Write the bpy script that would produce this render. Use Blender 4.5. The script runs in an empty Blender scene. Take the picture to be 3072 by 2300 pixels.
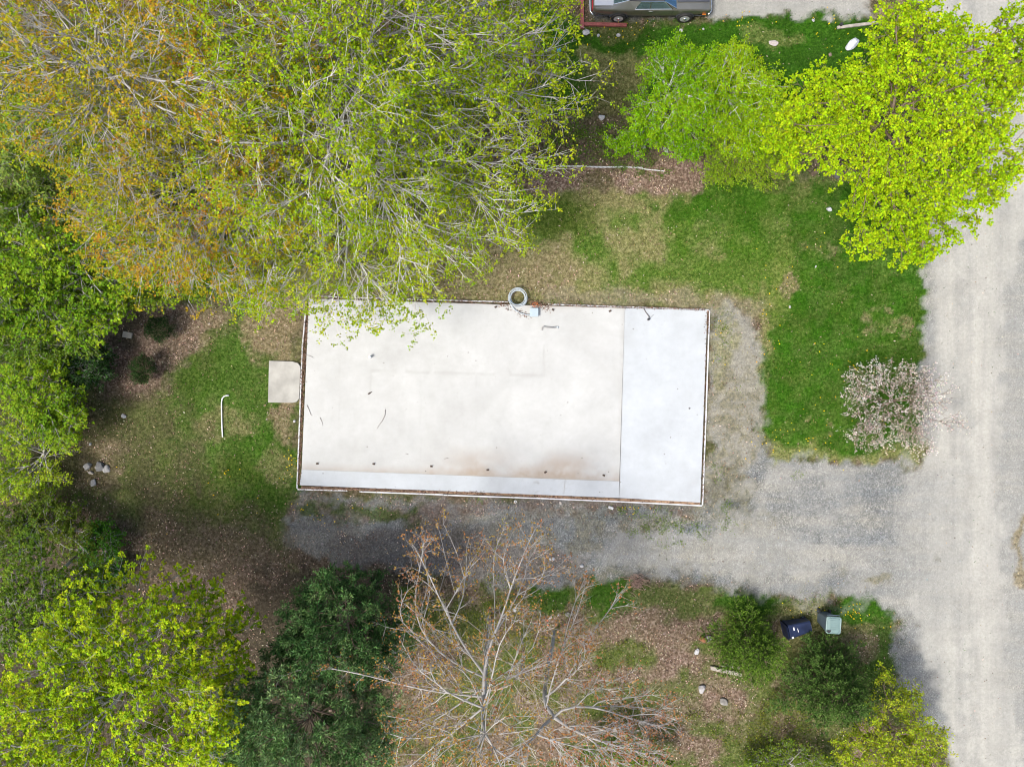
import bpy, math
import numpy as np
from mathutils import Vector, Matrix, Euler

# ------------------------------------------------------------------ camera, sky, sun, exposure
S = 0.0142          # metres per photograph pixel on the ground
H = 30.0            # flying height of the camera
R = math.radians
scene = bpy.context.scene
cam_d = bpy.data.cameras.new('camera')
cam = bpy.data.objects.new('camera', cam_d)
scene.collection.objects.link(cam)
cam.location = (0, 0, H)
cam.rotation_euler = (0, 0, 0)
cam_d.sensor_width = 36.0
cam_d.lens = 18.0 / (1536 * S / H)
cam_d.clip_end = 3000
scene.camera = cam

SUN_EL, SUN_DIR = R(59), (-0.80, -0.60)      # sun stands to the lower left of the picture
world = bpy.data.worlds.new('World'); scene.world = world
world.use_nodes = True
wn = world.node_tree
sky = wn.nodes.new('ShaderNodeTexSky'); sky.sky_type = 'NISHITA'; sky.sun_disc = False
sky.sun_elevation = SUN_EL
sky.sun_rotation = math.atan2(SUN_DIR[0], SUN_DIR[1])
sky.air_density = 1.0; sky.dust_density = 5.0; sky.ozone_density = 1.0
wn.links.new(sky.outputs[0], wn.nodes['Background'].inputs[0])
wn.nodes['Background'].inputs[1].default_value = 0.15
sun_d = bpy.data.lights.new('sun', 'SUN')
sun_d.energy = 2.3; sun_d.angle = R(11.0); sun_d.color = (1.0, 0.98, 0.94)
sun = bpy.data.objects.new('sun', sun_d); scene.collection.objects.link(sun)
sv = Vector((SUN_DIR[0] * math.cos(SUN_EL), SUN_DIR[1] * math.cos(SUN_EL), math.sin(SUN_EL)))
sun.rotation_euler = sv.to_track_quat('Z', 'Y').to_euler()
sun.location = (-20, -15, 40)
vs = scene.view_settings
vs.view_transform = 'Standard'; vs.look = 'None'; vs.gamma = 1.0; vs.use_curve_mapping = False
vs.exposure = 0.72
scene.cycles.pixel_filter_type = 'BLACKMAN_HARRIS'; scene.cycles.filter_width = 1.05

# ------------------------------------------------------------------ helpers
C = scene.collection
def P(px, py, z=0.0):
    k = S * (H - z) / H
    return np.array(((px - 1536) * k, (1150 - py) * k, z))
def W2P(x, y):
    return x / S + 1536, 1150 - y / S
def nrm(a):
    return a / np.maximum(np.linalg.norm(a, axis=-1, keepdims=True), 1e-9)

def mesh_np(name, V, faces, mat=None, parent=None, col=None, attrs=None, smooth=False, loc=None):
    """faces: list of (n,k) index arrays"""
    me = bpy.data.meshes.new(name)
    V = np.asarray(V, dtype=np.float32)
    me.vertices.add(len(V)); me.vertices.foreach_set('co', V.ravel())
    li, ls, off = [], [], 0
    for F in faces:
        F = np.asarray(F, dtype=np.int32)
        if len(F) == 0: continue
        k = F.shape[1]
        li.append(F.ravel()); ls.append(off + np.arange(len(F), dtype=np.int32) * k); off += F.size
    li = np.concatenate(li); ls = np.concatenate(ls)
    me.loops.add(len(li)); me.loops.foreach_set('vertex_index', li)
    me.polygons.add(len(ls)); me.polygons.foreach_set('loop_start', ls)
    me.polygons.foreach_set('use_smooth', np.full(len(ls), bool(smooth), dtype=bool))
    if col is not None:
        a = me.attributes.new('Col', 'FLOAT_COLOR', 'POINT')
        a.data.foreach_set('color', np.asarray(col, dtype=np.float32).ravel())
    for nm, arr in (attrs or {}).items():
        if arr.ndim == 2:
            a = me.attributes.new(nm, 'FLOAT_COLOR', 'POINT'); a.data.foreach_set('color', arr.astype(np.float32).ravel())
        else:
            a = me.attributes.new(nm, 'FLOAT', 'POINT'); a.data.foreach_set('value', arr.astype(np.float32))
    me.update(calc_edges=True)
    if mat: me.materials.append(mat)
    o = bpy.data.objects.new(name, me); C.objects.link(o)
    if loc is not None: o.location = loc
    if parent: o.parent = parent
    return o

def tag(o, label=None, cat=None, group=None, kind=None):
    if label: o['label'] = label
    if cat: o['category'] = cat
    if group: o['group'] = group
    if kind: o['kind'] = kind
    return o
def empty(name, loc, label=None, cat=None, group=None, rz=0.0):
    o = bpy.data.objects.new(name, None); C.objects.link(o)
    o.location = tuple(float(v) for v in loc); o.rotation_euler = (0, 0, rz); o.empty_display_size = 0.2
    return tag(o, label, cat, group)

class MB:
    """collects simple shapes into one mesh"""
    def __init__(s): s.V = []; s.F = {}; s.n = 0
    def add(s, V, F):
        V = np.asarray(V, float); 
        for f in F: s.F.setdefault(len(f), []).append([i + s.n for i in f])
        s.V.append(V); s.n += len(V); return s
    def box(s, c, d, rot=None, taper=None, bev=0.0):
        x, y, z = d[0] / 2, d[1] / 2, d[2] / 2
        if bev > 0:
            b = min(bev, x * .9, y * .9, z * .9)
            V = []
            for sz in (-1, 1):
                for (ix, iy, iz) in ((b, 0, b), (0, 0, 0)):
                    pass
            ring = lambda xx, yy, zz: [(xx - b, -yy, zz), (xx, -yy + b, zz), (xx, yy - b, zz), (xx - b, yy, zz), (-xx + b, yy, zz), (-xx, yy - b, zz), (-xx, -yy + b, zz), (-xx + b, -yy, zz)]
            V = ring(x - b * .7, y - b * .7, -z) + ring(x, y, -z + b) + ring(x, y, z - b) + ring(x - b * .7, y - b * .7, z)
            F = [tuple(range(7, -1, -1)), tuple(range(24, 32))]
            for r in range(3):
                for i in range(8): F.append((r * 8 + i, r * 8 + (i + 1) % 8, (r + 1) * 8 + (i + 1) % 8, (r + 1) * 8 + i))
        else:
            V = [(sx * x, sy * y, sz * z) for sz in (-1, 1) for sx, sy in ((-1, -1), (1, -1), (1, 1), (-1, 1))]
            F = [(3, 2, 1, 0), (4, 5, 6, 7), (0, 1, 5, 4), (1, 2, 6, 5), (2, 3, 7, 6), (3, 0, 4, 7)]
        V = np.array(V, float)
        if taper: V[V[:, 2] < 0, :2] *= taper
        if rot is not None: V = V @ np.array(rot).T
        return s.add(V + np.array(c), F)
    def bar(s, p0, p1, w, h, bev=0.0):
        p0 = np.array(p0, float); p1 = np.array(p1, float); d = p1 - p0; L = np.linalg.norm(d); x = d / L
        y = nrm(np.cross((0, 0, 1), x)) if abs(x[2]) < .99 else np.array((0, 1, 0)); z = np.cross(x, y)
        return s.box((p0 + p1) / 2, (L, w, h), rot=np.stack([x, y, z], 1), bev=bev)
    def tube(s, pts, rad, k=8, cap=True):
        pts = np.asarray(pts, float); n = len(pts); rad = np.broadcast_to(np.asarray(rad, float), (n,))
        t = np.gradient(pts, axis=0); t = nrm(t)
        ref = np.array((0, 0, 1.)) if abs(t[:, 2]).mean() < .8 else np.array((1., 0, 0))
        u = nrm(np.cross(t, ref)); v = np.cross(t, u)
        a = np.arange(k) * 2 * math.pi / k
        V = pts[:, None] + rad[:, None, None] * (np.cos(a)[None, :, None] * u[:, None] + np.sin(a)[None, :, None] * v[:, None])
        F = []
        for i in range(n - 1):
            for j in range(k): F.append((i * k + j, i * k + (j + 1) % k, (i + 1) * k + (j + 1) % k, (i + 1) * k + j))
        if cap: F += [tuple(range(k - 1, -1, -1)), tuple((n - 1) * k + j for j in range(k))]
        return s.add(V.reshape(-1, 3), F)
    def build(s, name, mat, parent=None, smooth=False, xf=None):
        V = np.concatenate(s.V)
        if xf is not None: V = (np.c_[V, np.ones(len(V))] @ np.array(xf).T)[:, :3]
        return mesh_np(name, V, [np.array(f) for f in s.F.values()], mat, parent, smooth=smooth)

# ------------------------------------------------------------------ numpy value noise
def vnoise(x, y, scale, seed):
    rng = np.random.RandomState(seed); T = rng.rand(256, 256)
    x = np.asarray(x) / scale + 1000.5; y = np.asarray(y) / scale + 1000.5
    i = np.floor(x).astype(int); j = np.floor(y).astype(int); fx = x - i; fy = y - j
    fx = fx * fx * (3 - 2 * fx); fy = fy * fy * (3 - 2 * fy)
    g = lambda a, b: T[a % 256, b % 256]
    return (g(i, j) * (1 - fx) + g(i + 1, j) * fx) * (1 - fy) + (g(i, j + 1) * (1 - fx) + g(i + 1, j + 1) * fx) * fy
def fbm(x, y, scale, seed, oct=4):
    v = 0; a = 1; t = 0
    for o in range(oct):
        v = v + a * vnoise(x, y, scale / 2 ** o, seed + o * 17); t += a; a *= .55
    return v / t

# ------------------------------------------------------------------ materials
def new_mat(name):
    m = bpy.data.materials.new(name); m.use_nodes = True
    nt = m.node_tree
    return m, nt, nt.nodes['Principled BSDF']
def node(nt, typ, **kw):
    n = nt.nodes.new(typ)
    for k, v in kw.items():
        if k.startswith('i_'):
            n.inputs[k[2:].replace('_', ' ')].default_value = v
        else: setattr(n, k, v)
    return n
def texco(nt, out='Object'):
    return nt.nodes.new('ShaderNodeTexCoord').outputs[out]
def noise(nt, vec, scale, detail=4, rough=.55):
    n = node(nt, 'ShaderNodeTexNoise'); n.inputs['Scale'].default_value = scale
    n.inputs['Detail'].default_value = detail; n.inputs['Roughness'].default_value = rough
    nt.links.new(vec, n.inputs['Vector']); return n.outputs['Fac']
def ramp(nt, fac, stops):
    n = nt.nodes.new('ShaderNodeValToRGB'); e = n.color_ramp.elements
    while len(e) < len(stops): e.new(.5)
    for el, (p, c) in zip(e, stops): el.position = p; el.color = (*c, 1) if len(c) == 3 else c
    nt.links.new(fac, n.inputs[0]); return n.outputs[0]
def mixc(nt, fac, a, b, typ='MIX'):
    n = nt.nodes.new('ShaderNodeMix'); n.data_type = 'RGBA'; n.blend_type = typ
    for sock, v in ((n.inputs[0], fac), (n.inputs[6], a), (n.inputs[7], b)):
        if isinstance(v, (int, float)): sock.default_value = v
        elif isinstance(v, tuple): sock.default_value = (*v, 1)
        else: nt.links.new(v, sock)
    return n.outputs[2]
def bump(nt, bsdf, h, strength, dist):
    b = nt.nodes.new('ShaderNodeBump'); b.inputs['Strength'].default_value = strength; b.inputs['Distance'].default_value = dist
    nt.links.new(h, b.inputs['Height']); nt.links.new(b.outputs[0], bsdf.inputs['Normal'])
def simple(name, c, rough=.6, metal=0.0, var=.18, scale=6.0, bumps=0.0, coat=0.0, spec=.5):
    m, nt, b = new_mat(name); v = texco(nt)
    f = noise(nt, v, scale, 5)
    c0 = tuple(max(0, x * (1 - var)) for x in c); c1 = tuple(min(1, x * (1 + var)) for x in c)
    nt.links.new(ramp(nt, f, [(.3, c0), (.7, c1)]), b.inputs['Base Color'])
    b.inputs['Roughness'].default_value = rough; b.inputs['Metallic'].default_value = metal
    b.inputs['Coat Weight'].default_value = coat; b.inputs['Specular IOR Level'].default_value = spec
    if bumps: bump(nt, b, noise(nt, v, scale * 4, 5), bumps, .02)
    return m
def leaf_mat(name, transl=.4, rough=.6, spec=.08):
    m, nt, b = new_mat(name)
    a = node(nt, 'ShaderNodeAttribute', attribute_name='Col')
    nt.links.new(a.outputs['Color'], b.inputs['Base Color'])
    b.inputs['Roughness'].default_value = rough; b.inputs['Specular IOR Level'].default_value = spec
    t = nt.nodes.new('ShaderNodeBsdfTranslucent')
    nt.links.new(mixc(nt, 1.0, a.outputs['Color'], (1.0, 1.0, .55), 'MULTIPLY'), t.inputs['Color'])
    x = nt.nodes.new('ShaderNodeMixShader'); x.inputs[0].default_value = transl
    nt.links.new(b.outputs[0], x.inputs[1]); nt.links.new(t.outputs[0], x.inputs[2])
    nt.links.new(x.outputs[0], nt.nodes['Material Output'].inputs['Surface'])
    return m
M_leaf = leaf_mat('leaf', .40)
M_needle = leaf_mat('needle', .12)
M_litter = leaf_mat('dead_leaf', .10, .8, .1)
M_blade = leaf_mat('grass_blade', .30)
def bark(name, c):
    m, nt, b = new_mat(name); v = texco(nt)
    f1 = noise(nt, v, 3.0, 6); f2 = noise(nt, v, 22.0, 4)
    base = ramp(nt, f1, [(.3, tuple(x * .6 for x in c)), (.55, c), (.75, tuple(min(1, x * 1.35) for x in c))])
    col = mixc(nt, ramp(nt, f2, [(.45, (0, 0, 0)), (.7, (.6, .6, .6))]), base, tuple(x * .5 for x in c), 'MIX')
    nt.links.new(col, b.inputs['Base Color']); b.inputs['Roughness'].default_value = .9; b.inputs['Specular IOR Level'].default_value = .15
    bump(nt, b, f2, .5, .02); return m
M_bark_grey = bark('bark_grey', (.42, .40, .37))
M_bark_pale = bark('bark_pale', (.54, .52, .49))
M_bark_brown = bark('bark_brown', (.20, .15, .11))
M_bark_tan = bark('bark_tan', (.46, .41, .34))

# ------------------------------------------------------------------ the ground: one sheet, eight kinds of cover
CL = dict(L=0, Y=1, T=2, F=3, G=4, R=5, D=6, M=7)   # lush, yellow-green, tan, fallen leaves, gravel, road, dirt, moss (both also paint in shade)
inner_x = np.arange(-23.4, 23.41, .10); inner_y = np.arange(-17.9, 17.91, .10)
ex = np.array([.3, .8, 1.8, 4, 8, 16, 32, 64, 130, 260, 500, 900])
gx = np.concatenate([inner_x[0] - ex[::-1], inner_x, inner_x[-1] + ex]); gy = np.concatenate([inner_y[0] - ex[::-1], inner_y, inner_y[-1] + ex])
GX, GY = np.meshgrid(gx, gy, indexing='ij')
px, py = W2P(GX, GY)
wob = 26
pxw = px + wob * 2 * (fbm(GX, GY, 1.2, 3) - .5) * 1.6 + 30 * (fbm(GX, GY, .35, 9, 3) - .5)
pyw = py + wob * 2 * (fbm(GX, GY, 1.2, 41) - .5) * 1.6 + 30 * (fbm(GX, GY, .35, 59, 3) - .5)
Wt = np.zeros(GX.shape + (8,))
HF = fbm(GX, GY, .45, 901, 4); HF = np.clip((HF - .5) * 2.2 + .5, 0, 1)
def vec(**k):
    v = np.zeros(8)
    for a, b in k.items(): v[CL[a]] = b
    return v / v.sum()
def poly_sd(x, y, pts):
    """signed distance, positive inside"""
    pts = np.array(pts, float); d = np.full(x.shape, 1e9); ins = np.zeros(x.shape, bool)
    for i in range(len(pts)):
        a = pts[i]; b = pts[(i + 1) % len(pts)]; e = b - a
        t = np.clip(((x - a[0]) * e[0] + (y - a[1]) * e[1]) / (e @ e + 1e-9), 0, 1)
        d = np.minimum(d, np.hypot(x - a[0] - t * e[0], y - a[1] - t * e[1]))
        c = ((a[1] > y) != (b[1] > y)) & (x < (b[0] - a[0]) * (y - a[1]) / (b[1] - a[1] + 1e-12) + a[0]); ins ^= c
    return np.where(ins, d, -d)
seedc = [100]
def paint(mask, v, k=1.0, patch=0.0, pscale=1.0):
    global Wt
    m = np.clip(mask, 0, 1); m = np.clip((m - .5) * 1.5 + .5 + (HF - .5) * 6.0 * m * (1 - m), 0, 1) * k
    if patch:
        seedc[0] += 7
        f = fbm(GX, GY, pscale, seedc[0], 4)
        m = m * np.clip((f - .5) * 6 * patch + .5 + (1 - patch) * .5, 0, 1)
    Wt = Wt * (1 - m[..., None]) + v * m[..., None]
def poly(pts, soft=22, warp=1.0):
    sd = poly_sd(px + (pxw - px) * warp, py + (pyw - py) * warp, pts)
    return np.clip(sd / soft * .5 + .5, 0, 1)
def ell(cx, cy, rx, ry, soft=.5):
    d = np.hypot((pxw - cx) / rx, (pyw - cy) / ry)
    return np.clip((1 - d) / soft + .5, 0, 1)
one = np.ones(GX.shape)
paint(one, vec(F=.5, D=.3, M=.2))
paint(one, vec(M=.6, F=.2, L=.2), .7, 1, 1.6)
# lawn between the trees and the slab
paint(poly([(1000, 700), (1580, 545), (2120, 555), (2400, 520), (2800, 480), (2790, 1380), (2300, 1390), (2250, 930), (1560, 905), (860, 900), (600, 900), (640, 780)], 40), vec(Y=.35, T=.5, F=.15))
paint(poly([(1560, 580), (2400, 540), (2420, 900), (2200, 900), (1560, 880)], 60), vec(L=.55, Y=.45), .85, .8, 1.3)
paint(poly([(900, 760), (1560, 640), (1700, 880), (900, 890)], 40), vec(T=.55, F=.45), .55, 1, .9)
paint(ell(1680, 640, 110, 75), vec(M=.7, Y=.3), .75)
paint(ell(1900, 590, 200, 40), vec(T=.7, M=.3), .5)
paint(ell(1620, 800, 120, 60), vec(T=.7, F=.3), .6)
for e in ((2020, 640, 110, 60), (2150, 590, 110, 60), (2120, 740, 120, 50), (2260, 690, 80, 90), (2230, 560, 130, 50), (2330, 600, 120, 60)):
    paint(ell(*e), vec(L=.65, Y=.35), .8, .5, .6)
paint(poly([(1640, 860), (1900, 870), (2300, 900), (2280, 940), (2100, 925), (1650, 905)], 20), vec(T=.6, G=.25, F=.15), .7)
# the rich lawn by the road
paint(poly([(2360, 700), (2440, 560), (2800, 500), (2772, 1335), (2735, 1352), (2560, 1372), (2330, 1352), (2282, 1290), (2283, 1180), (2290, 1040), (2350, 900)], 26), vec(L=1), .96)
paint(poly([(2310, 1330), (2560, 1355), (2768, 1345), (2750, 1395), (2300, 1385)], 18), vec(Y=.5, T=.5), .8)
paint(ell(2350, 830, 40, 130), vec(Y=.8, T=.2), .7)
paint(ell(2370, 860, 20, 45), vec(T=.6, F=.4), .8)
for e in ((2460, 745, 60, 26), (2520, 870, 60, 12), (2610, 960, 12, 30), (2640, 990, 70, 14), (2560, 1130, 14, 30), (2480, 1290, 16, 14), (2420, 1280, 16, 12), (2660, 920, 40, 12), (2700, 960, 30, 20)):
    paint(ell(*e), vec(T=.65, F=.35), .7, .6, .3)
paint(poly([(1960, 610), (2130, 560), (2420, 480), (2560, 560), (2480, 740), (2390, 770), (2250, 690), (2050, 690)], 40), vec(L=.85, M=.15), .8, .3, .5)
paint(ell(2330, 560, 90, 40), vec(M=.7, T=.3), .6, .4, .4)
paint(poly([(2290, 560), (2800, 500), (2772, 1340), (2300, 1340)], 20), vec(M=.35, Y=.35, L=.3), .3, 1, .8)
paint(poly([(2290, 560), (2800, 500), (2772, 1340), (2300, 1340)], 20), vec(T=.6, Y=.4), .16, 1, .35)
# top lawn
paint(poly([(1600, 10), (1760, 60), (2130, 50), (2330, 40), (2600, 40), (2770, 100), (2640, 330), (2300, 330), (1900, 300), (1640, 330)], 30), vec(L=1), .92)
paint(ell(1850, 195, 130, 60), vec(T=.65, Y=.35), .85)
paint(ell(1830, 250, 110, 80), vec(T=.5, M=.3, L=.2), .7)
paint(ell(1840, 300, 60, 38), vec(M=.7, T=.3), .75)
paint(ell(2320, 115, 90, 30), vec(T=.5, Y=.5), .5)
paint(ell(1810, 75, 110, 40), vec(M=.6, T=.4), .6)
paint(ell(2680, 40, 60, 40), vec(T=.8, F=.2), .8)
paint(ell(1700, 300, 110, 110), vec(M=.3, L=.7), .75)
paint(ell(1660, 180, 60, 50), vec(M=.5, T=.5), .5)
# overgrown bank above the edging, leaf drift below it
paint(poly([(1560, 350), (1900, 330), (2130, 420), (2100, 470), (1960, 515), (1640, 502), (1540, 500)], 24), vec(M=.35, F=.35, D=.3), .9)
paint(ell(1740, 455, 40, 26), vec(D=.6, F=.4), .8)
paint(ell(1990, 440, 70, 50), vec(F=.5, D=.5), .8)
paint(poly([(1500, 560), (1560, 540), (1640, 508), (1960, 522), (2080, 440), (2125, 480), (2120, 565), (1960, 590), (1760, 560), (1620, 590)], 20), vec(F=1), .92)
paint(ell(1800, 548, 60, 22), vec(M=.6, F=.4), .8)
# left lawn
paint(poly([(500, 900), (880, 880), (905, 1030), (893, 1470), (870, 1650), (560, 1720), (380, 1600), (270, 1500), (240, 1300), (330, 1200), (500, 1180), (520, 1010)], 50), vec(M=.42, T=.18, L=.28, F=.12))
paint(ell(690, 1210, 180, 220, .8), vec(L=.75, Y=.15, T=.1), .85, .3, .5)
paint(ell(790, 1430, 110, 170, .8), vec(L=.75, M=.25), .8, .4, .5)
paint(ell(560, 1120, 120, 80), vec(L=.5, M=.5), .6, .5, .5)
paint(ell(620, 1480, 200, 120), vec(M=.75, L=.25), .6, .5, .6)
paint(ell(820, 960, 90, 130), vec(T=.6, F=.4), .85)
paint(ell(560, 1000, 120, 60), vec(T=.6, F=.4), .6, .5, .4)
paint(ell(850, 1260, 40, 60), vec(T=.5, F=.5), .8)
paint(ell(660, 1280, 110, 50), vec(T=.9, F=.1), .5, .5, .4)
paint(ell(830, 1390, 50, 50), vec(T=.8, L=.2), .5)
paint(ell(440, 1000, 170, 120), vec(F=.65, D=.35), .85)
paint(ell(370, 1000, 60, 60), vec(D=.8, M=.2), .7)
paint(ell(560, 950, 110, 45), vec(F=.7, T=.3), .7)
paint(ell(370, 1130, 110, 80), vec(F=.7, D=.3), .85)
paint(poly([(150, 1480), (500, 1560), (860, 1640), (900, 1700), (860, 1850), (700, 2300), (0, 2300), (0, 1500)], 50), vec(F=.62, D=.25, M=.13), .85)
paint(ell(560, 1620, 230, 70), vec(F=.5, M=.5), .6, .6, .5)
paint(ell(300, 1390, 70, 90), vec(F=.75, T=.25), .7)
paint(poly([(170, 1180), (560, 1180), (640, 1330), (560, 1560), (300, 1640), (100, 1500)], 90), vec(D=.45, M=.45, F=.1), .62, .5, .8)  # dirt and moss mix paints in the tree shade left of the slab
paint(poly([(430, 1480), (860, 1500), (880, 1700), (640, 1800), (430, 1700)], 70), vec(D=.5, F=.25, M=.25), .55, .4, .6)  # painted shade carried on towards the slab's lower left
paint(poly([(-400, 1620), (300, 1620), (640, 1830), (700, 2320), (-400, 2400)], 70), vec(D=.85, M=.15), .85)  # dark dirt tone paints in the shade beneath the corner maple
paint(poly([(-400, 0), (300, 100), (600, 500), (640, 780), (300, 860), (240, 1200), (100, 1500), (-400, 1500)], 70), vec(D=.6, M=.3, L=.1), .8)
paint(poly([(760, 1720), (1220, 1690), (1240, 2000), (1180, 2400), (640, 2400), (640, 2060)], 40), vec(D=.9, M=.1), .85)  # ground darkened to paint in the shade between the pine boughs
# wood floor bottom middle, grass verge below the driveway
paint(poly([(1250, 1750), (1700, 1760), (2100, 1790), (2700, 1850), (2720, 2050), (2860, 2400), (1150, 2400), (1180, 1900)], 40), vec(F=.8, T=.1, M=.1), .9)
paint(one * (py > 1760) * (px > 1150) * (px < 2720), vec(M=.45, Y=.35, L=.2), .75, 1, 1.0)
paint(ell(1650, 1790, 60, 60), vec(L=.8, M=.2), .85)
paint(ell(1840, 1780, 80, 70), vec(L=.85, Y=.15), .9)
paint(poly([(1900, 1750), (2150, 1770), (2330, 1785), (2330, 1850), (2130, 1850), (2000, 1850), (1910, 1820)], 26), vec(L=.45, T=.35, M=.2), .85)
paint(ell(2260, 1810, 100, 40), vec(L=.9, M=.1), .8)
paint(poly([(2320, 1800), (2500, 1800), (2620, 1815), (2690, 1880), (2705, 2060), (2600, 2080), (2330, 1950)], 24), vec(M=.3, T=.45, L=.25), .9)
paint(ell(2590, 1835, 95, 38), vec(L=1), .85)
paint(ell(2650, 1970, 60, 90), vec(L=.75, F=.1, M=.15), .8)
paint(ell(2590, 1950, 50, 50), vec(F=.6, T=.4), .6)
paint(ell(2200, 1880, 60, 30), vec(Y=.8, T=.2), .6)
paint(ell(2380, 2180, 170, 120), vec(F=.45, Y=.3, M=.25), .6, .5, .6)
paint(ell(2100, 2080, 160, 120), vec(F=1), .6, .5, .8)
paint(ell(1850, 1900, 260, 70), vec(F=.75, T=.25), .7, .6, .7)
# gravel
drive = poly([(2772, 1392), (2500, 1380), (2325, 1395), (2285, 1300), (2275, 1150), (2280, 1060), (2215, 925), (2120, 920), (2120, 1520), (1500, 1495), (893, 1470), (870, 1560), (930, 1660), (1180, 1690), (1500, 1760), (1720, 1750), (1950, 1735), (2120, 1755), (2290, 1772), (2500, 1792), (2640, 1800), (2700, 1870), (2800, 1900), (2850, 1350)], 22)
paint(drive, vec(G=1), .97)
paint(poly([(2120, 925), (2220, 930), (2285, 1080), (2285, 1330), (2230, 1500), (2125, 1520)], 40), vec(T=.36, G=.30, R=.34), .85)
paint(ell(2200, 1500, 70, 130), vec(D=.5, M=.3, G=.2), .6, .6, .5)
paint(ell(2160, 1040, 40, 120), vec(T=.7, Y=.3), .6, .5, .3)
paint(poly([(2120, 1100), (2240, 1100), (2300, 1500), (2250, 1640), (2120, 1560)], 50), vec(M=.4, T=.4, D=.2), .5, .9, .35)
paint(poly([(1150, 1520), (2300, 1540), (2600, 1760), (1500, 1740)], 50), vec(T=.5, M=.25, D=.25), .42, 1, .45)
paint(poly([(870, 1480), (1560, 1500), (2100, 1522), (2100, 1545), (1560, 1545), (1250, 1560), (870, 1540)], 24), vec(F=.65, D=.35), .75, .4, .4)
paint(poly([(900, 1490), (1260, 1510), (1240, 1560), (900, 1550)], 20), vec(M=.7, L=.3), .75, .6, .4)
paint(ell(1000, 1600, 150, 70), vec(G=.5, F=.3, M=.2), .6)
paint(ell(1250, 1640, 260, 70), vec(D=.55, F=.25, G=.2), .6)
paint(ell(1550, 1690, 200, 60), vec(F=.4, G=.3, D=.3), .6)
paint(ell(1560, 1590, 130, 40), vec(D=.45, G=.55), .5)
paint(ell(2200, 1660, 420, 70), vec(R=.6, G=.4), .6)
paint(ell(2430, 1440, 130, 50), vec(R=.5, G=.5), .5)
paint(poly([(2300, 1400), (2790, 1400), (2790, 1850), (2650, 1810), (2250, 1760), (2150, 1600)], 60), vec(R=.55, G=.45), .75, .35, 1.2)
for e in ((2420, 1490, 130, 45), (2560, 1590, 150, 40), (2640, 1480, 90, 60)): paint(ell(*e, .9), vec(G=1), .7, .4, .6)
paint(ell(2640, 1745, 50, 14), vec(T=.6, M=.4), .5)
paint(ell(1960, 1550, 190, 30), vec(M=.45, G=.55), .45, .8, .25)
road = poly([(2740, -200), (2772, 100), (2800, 300), (2785, 560), (2768, 720), (2765, 1360), (2790, 1420), (2800, 1700), (2740, 1840), (2712, 1950), (2700, 2060), (2820, 2230), (2900, 2480), (2960, 4200), (3400, 4200), (3150, 1000), (3150, -3000), (2740, -3000)], 30, .8)
paint(road, vec(R=1), .97)
paint(poly([(3010, 900), (3000, 1400), (3012, 1900), (3060, 2300), (3120, 2300), (3120, 600)], 22, .6), vec(G=1), .55)
paint(poly([(2765, 700), (2800, 700), (2810, 1340), (2770, 1350)], 20, .6), vec(G=1), .6)
paint(poly([(2690, 1850), (2760, 1880), (2800, 2060), (2860, 2230), (2800, 2220), (2690, 2060)], 26, .8), vec(G=1), .75)
for xc in (2905, 2870):
    paint(poly([(xc - 8, -200), (xc + 10, -200), (xc + 10, 1500), (xc + 30, 2400), (xc + 12, 2400), (xc - 8, 1500)], 16, .4), vec(G=1), .28)
paint(poly([(3052, 1540), (3080, 1540), (3080, 1760), (3046, 1740)], 12), vec(T=.8, F=.2), .8)
paint(poly([(3110, -2000), (9000, -2000), (9000, 4500), (3250, 4500), (3110, 1200)], 30), vec(M=.4, T=.3, L=.3), .9)
paint(poly([(2128, -600), (2620, -600), (2620, 40), (2400, 52), (2200, 48), (2128, 62)], 14), vec(R=.7, G=.3), .97)
paint(poly([(1770, -500), (2130, -500), (2130, 30), (1770, 60)], 14), vec(G=.6, D=.4), .9)
def blend(mask, v):
    global Wt
    m = np.clip(mask, 0, 1)[..., None]; Wt = Wt * (1 - m) + v * m
sel = np.clip((pyw - 1360) / 60, 0, 1) * np.clip((1930 - pyw) / 90, 0, 1)
blend(np.clip(1.25 - abs(pxw - 2800) / 120, 0, 1) * sel * np.clip(1.2 * (Wt[..., 4] + Wt[..., 5]), 0, 1) * .85, vec(R=.58, G=.42))
blend(np.clip(1.1 - abs(pxw - 2790) / 45, 0, 1) * np.clip((1400 - pyw) / 60, 0, 1) * np.clip(1.5 * Wt[..., 5], 0, 1) * .6, vec(R=.5, G=.5))
blend(np.clip(1.1 - abs(pxw - 3020) / 60, 0, 1) * .5 * np.clip(1.5 * Wt[..., 5], 0, 1), vec(R=.6, G=.4))
gz = .045 * (fbm(GX, GY, 3.0, 777, 3) - .5) - .012 * (Wt[..., 4] + Wt[..., 5]) 
slab_zone = np.clip(poly_sd(px, py, [(800, 880), (2140, 905), (2120, 1530), (780, 1480)]) / 40 + .5, 0, 1)
gz = gz * (1 - slab_zone)
fade = np.clip((np.maximum(abs(GX) - 23.4, abs(GY) - 17.9)) / 4, 0, 1)
gz = gz * (1 - fade)
nx, ny = GX.shape
gidx = np.arange(nx * ny).reshape(nx, ny)
quads = np.stack([gidx[:-1, :-1], gidx[1:, :-1], gidx[1:, 1:], gidx[:-1, 1:]], -1).reshape(-1, 4)
GV = np.stack([GX, GY, gz], -1).reshape(-1, 3); GWt = Wt.reshape(-1, 8)

def weights_at(x, y):
    i = np.clip(np.round((x - inner_x[0]) / .1).astype(int), 0, len(inner_x) - 1) + len(ex)
    j = np.clip(np.round((y - inner_y[0]) / .1).astype(int), 0, len(inner_y) - 1) + len(ex)
    return Wt[i, j], gz[i, j]
def gz_at(x, y):
    return float(weights_at(np.array([x]), np.array([y]))[1][0])

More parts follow.
